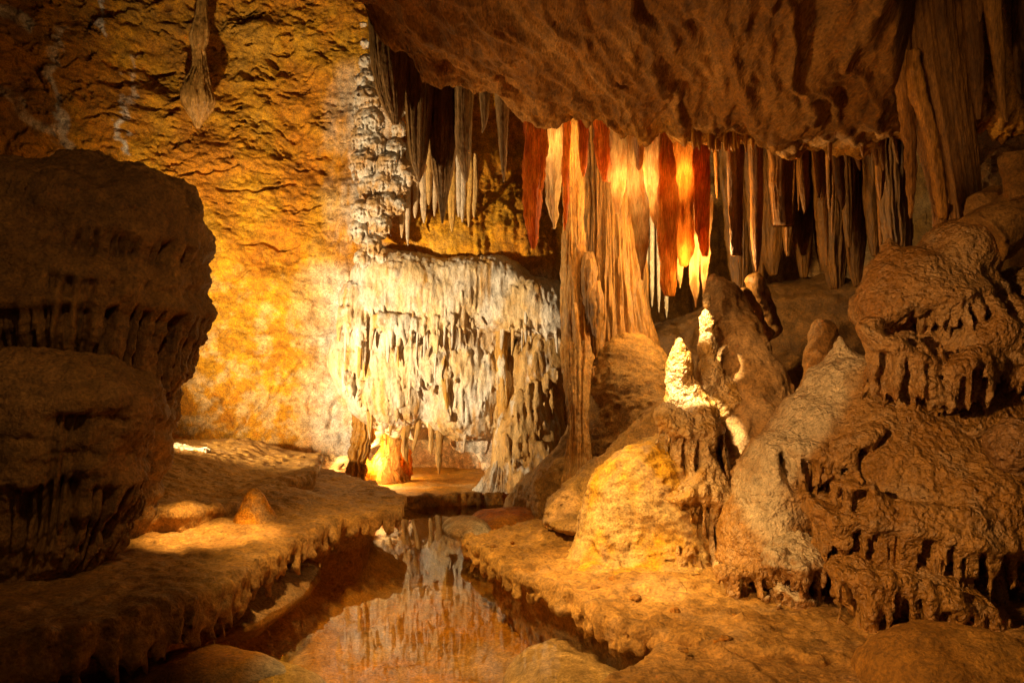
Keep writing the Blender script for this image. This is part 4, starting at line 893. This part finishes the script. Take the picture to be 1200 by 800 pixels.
# ---- ribbed shaft and its neighbours, upper right
sh = empty('cave_column', P(1110, 255, 5.5), 'ribbed brown shaft coming down onto the topmost popcorn bank', 'column')
SH = dc((.40, .21, .085), (.27, .14, .055), 960, (6, 6, 1))
stal([(-80, 1035, 1128), (0, 1045, 1122), (60, 1055, 1125), (120, 1066, 1132), (180, 1082, 1140), (230, 1094, 1146), (262, 1098, 1148), (300, 1096, 1150)], 5.35, M_drip, SH, None, 961, .7, 4, .14, name='shaft', part=sh)
stal([(60, 1064, 1076), (110, 1066, 1084), (135, 1076, 1092), (170, 1086, 1100), (210, 1093, 1106), (240, 1097, 1110), (256, 1100, 1108)], 5.02, M_drip, dc((.52, .27, .10), (.40, .20, .07), 962), None, 963, .8, 3, .25, rough=.02, name='rib', part=sh)
stal([(0, 1030, 1060), (80, 1045, 1066), (130, 1055, 1070), (170, 1060, 1073), (215, 1062, 1073), (240, 1064, 1071), (256, 1066, 1069)], 5.15, M_drip, dc((.50, .26, .10), (.38, .19, .07), 964), 'thin tapering side rod of the shaft', 965, .8, 3, .25, rough=.02, name='rod', part=sh)
stal([(240, 1094, 1112), (256, 1100, 1108), (266, 1103, 1106)], 5.25, M_drip, SH, None, 966, .8, 3, .2, name='drip', part=sh)
G7 = 'stalactites in the top corner beside the shaft'
stal([(-90, 1120, 1150), (0, 1128, 1150), (60, 1132, 1153), (110, 1138, 1152), (140, 1144, 1149)], 5.2, M_drip, dc((.30, .16, .065), (.2, .1, .04), 970), 'dim broad stalactite beside the ribbed shaft', 971, .7, group=G7)
stal([(-90, 1148, 1178), (0, 1152, 1172), (60, 1162, 1178), (100, 1167, 1178), (125, 1171, 1179), (143, 1178, 1181)], 4.9, M_drip, dc((.42, .23, .09), (.3, .16, .06), 973), 'crooked brighter stalactite hanging over the broken drums', 974, .7, group=G7)
hang(1119, 10, -5, 32, 5.3, M_drip, SH, 'short spike at the very top beside the shaft', 976, top=60, group=G7)
hang(1148, 7, -5, 26, 5.0, M_drip, SH, 'tiny spike between the two long corner stalactites', 978, top=60, group=G7)
hang(1196, 16, -5, 110, 5.6, M_drip, dc((.22, .12, .05), (.15, .08, .03), 979), 'dark stalactite outermost in the top corner', 980, top=60, group=G7)
# back of the corner
flow('rock', [E(1220, 160, 6.6, 80, 120, .5), E(1180, 230, 6.5, 60, 60, .5)], 'dark rock face behind the corner stalactites', 'rock', M_bould, mcol(985, (.20, .11, .045), (.13, .07, .03)), 986, .02, ((3, .1, 3, 0), ((12, 12, 3), .05, 3, 2)), k=.2)
# fallen broken drums
def drum(a, c, r, label, seed):
    b = Body(.02); a = np.array(a); c = np.array(c); L = np.linalg.norm(c - a); ax = (c - a) / L
    def core(p, d):
        x = p - a; t = x @ ax; rad = np.linalg.norm(x - t[:, None] * ax, axis=1)
        return np.maximum(rad - r, np.maximum(-t, t - L) + .01 * fbm(p, 9, 3, seed=seed + 5))
    b.fn.append(core); b.noise(6, .03, 3, 0, seed); b.noise(24, .008, 3, 0, seed + 1)
    lo = np.minimum(a, c) - r - .08; hi = np.maximum(a, c) + r + .08
    v, q = b.mesh(lo, hi, .011); mk('broken_drum', v, q, M_bould, label, 'broken stalactite', 'fallen broken stalactite drums', col=mixcol(v, np.array((.42, .24, .10)), np.array((.30, .16, .06)), 4, seed + 2))
drum(P(1150, 282, 4.85), P(1215, 238, 4.9), .17, 'wide broken drum lying tilted on the flowstone wall', 990)
drum(P(1146, 244, 4.95), P(1170, 232, 5.05), .09, 'short broken drum behind the wide one', 993)
drum(P(1196, 236, 4.75), P(1190, 182, 4.8), .085, 'upright round ended broken stump above the wide drum', 996)

# crust fragments lying on the thin shelf and the near plate
def frag(px, py, z, r, seed):
    d = F * (CZ - z) / (py - HY); c = P(px, py, d)
    b = Body(.01); b.ell(c, (r * RNG.uniform(.8, 1.5), r * RNG.uniform(.7, 1.2), r * RNG.uniform(.3, .6)))
    b.noise(14, r * .7, 3, 0, seed); b.noise(40, r * .25, 2, 0, seed + 1)
    v, q = b.mesh(c - r * 2.4, c + r * 2.4, max(.004, r / 7))
    mk('rock_fragment', v, q, M_ledge, 'small dark crust fragment lying on the ochre shelf', 'rock', 'crust fragments on the ochre shelves', col=mixcol(v, BROWN * 1.2, OCHRE * .7, 9, seed))
for i, (px, py) in enumerate(((640, 622), (652, 628), (668, 634), (690, 640), (705, 655), (712, 668), (722, 678), (698, 690), (735, 690), (708, 684), (745, 700), (790, 715), (860, 722), (878, 726), (895, 738), (915, 745), (930, 760), (600, 635), (580, 640), (842, 748), (800, 760), (950, 742))):
    frag(px, py, .255 if py < 720 else .24, RNG.uniform(.018, .045), 1700 + 3 * i)
# ================================================================ LIGHT, CAMERA, RENDER
def lamp(name, loc, w, col, r=.05, spot=None, to=None, blend=.5):
    l = bpy.data.lights.new(name, 'SPOT' if spot else 'POINT'); l.energy = w; l.color = col; l.shadow_soft_size = r
    o = bpy.data.objects.new(name, l); COL.objects.link(o); o.location = loc
    if spot:
        l.spot_size = math.radians(spot); l.spot_blend = blend
        from mathutils import Vector
        o.rotation_euler = (Vector(to) - Vector(loc)).to_track_quat('-Z', 'Y').to_euler()
    return o
WARM = (1, .55, .21); WHITE = (1, .74, .41); AMBER = (1, .60, .20)
lamp('wall_lamp', P(142, 495, 7.1), 1600, WHITE, .06, 122, P(480, 275, 10.2), .9)
lamp('alcove_lamp', P(450, 540, 10.85), 34, AMBER, .05)
lamp('drapery_lamp', P(810, 303, 7.29), 90, AMBER, .02)
lamp('drapery_lamp', P(770, 216, 7.15), 26, AMBER, .02)
lamp('drapery_lamp', P(732, 215, 7.08), 17, AMBER, .02)
lamp('drapery_lamp', P(801, 210, 7.20), 20, AMBER, .02)
lamp('drapery_lamp', P(651, 172, 7.43), 14, AMBER, .02)
lamp('stalagmite_lamp', P(700, 200, 5.6), 1300, WHITE, .03, 15, P(801, 448, 5.9), .2)
lamp('stalagmite_lamp', P(735, 215, 5.8), 1000, WHITE, .03, 9, P(827, 385, 6.2), .4)
lamp('ledge_lamp', P(560, 150, 5.4), 560, AMBER, .06, 34, P(740, 640, 5.2), .7)
lamp('ledge_lamp', P(700, 190, 6.0), 420, AMBER, .03, 9, P(652, 632, 6.3), .8)
lamp('ledge_lamp', P(640, 150, 5.6), 420, WHITE, .03, 7, P(776, 690, 4.75), .7)
lamp('ledge_lamp', P(640, 150, 5.6), 500, AMBER, .03, 6, P(850, 728, 4.2), .7)
lamp('shore_lamp', P(440, 140, 5.3), 1500, AMBER, .06, 20, P(258, 608, 5.4), .8)
lamp('pool_fill', (-1.1, 4.4, 2.7), 520, AMBER, .1, 84, (-.1, 5.2, 0), .9)  # added fill over the pool, brightens the bed and the ledge undersides
lamp('alcove_lamp', P(437, 538, 10.45), 60, AMBER, .03)
lamp('cone_fill', (.1, 3.4, 3.0), 260, WARM, .08, 24, P(872, 460, 6.5), .8)  # added fill that lifts the big cone out of the dark
lamp('mound_lamp', (-1.9, 1.6, 2.5), 850, WARM, .12, 50, P(1000, 570, 4.8), .8)
lamp('corner_fill', (1.0, 2.4, 2.7), 90, WARM, .08, 26, P(1150, 90, 5.0), .8)  # added fill so the top corner stalactites show
lamp('ceiling_lamp', P(440, 570, 6.0), 230, WARM, .12, 70, P(760, 90, 5.8), .9)
lamp('boulder_fill', (-.9, 2.4, 3.35), 80, WARM, .1, 75, P(60, 400, 5), .8)  # added fill raking the left boulders to bring out their fringes
lamp('front_fill', (-.3, -.6, 3.0), 22, WARM, .3)  # added weak general fill from the camera side

w = bpy.data.worlds.new('World'); SC.world = w; w.use_nodes = True
w.node_tree.nodes['Background'].inputs[0].default_value = (1, .6, .3, 1)
w.node_tree.nodes['Background'].inputs[1].default_value = 0.01

cam = bpy.data.cameras.new('camera'); co = bpy.data.objects.new('camera', cam); COL.objects.link(co)
co.location = (0, 0, CZ); co.rotation_euler = (math.pi / 2, 0, 0)
cam.sensor_width = 36; cam.lens = F / 1200 * 36; cam.shift_y = (HY - 400) / 1200; cam.clip_end = 200; cam.clip_start = .05
SC.camera = co
SC.view_settings.view_transform = 'Standard'; SC.view_settings.look = 'None'; SC.view_settings.exposure = 0; SC.view_settings.gamma = 1
SC.render.engine = 'CYCLES'
cy = SC.cycles; cy.use_denoising = True; cy.max_bounces = 8; cy.diffuse_bounces = 4; cy.transparent_max_bounces = 8; cy.transmission_bounces = 6
cy.sample_clamp_indirect = 40; cy.use_adaptive_sampling = True; cy.adaptive_threshold = .02
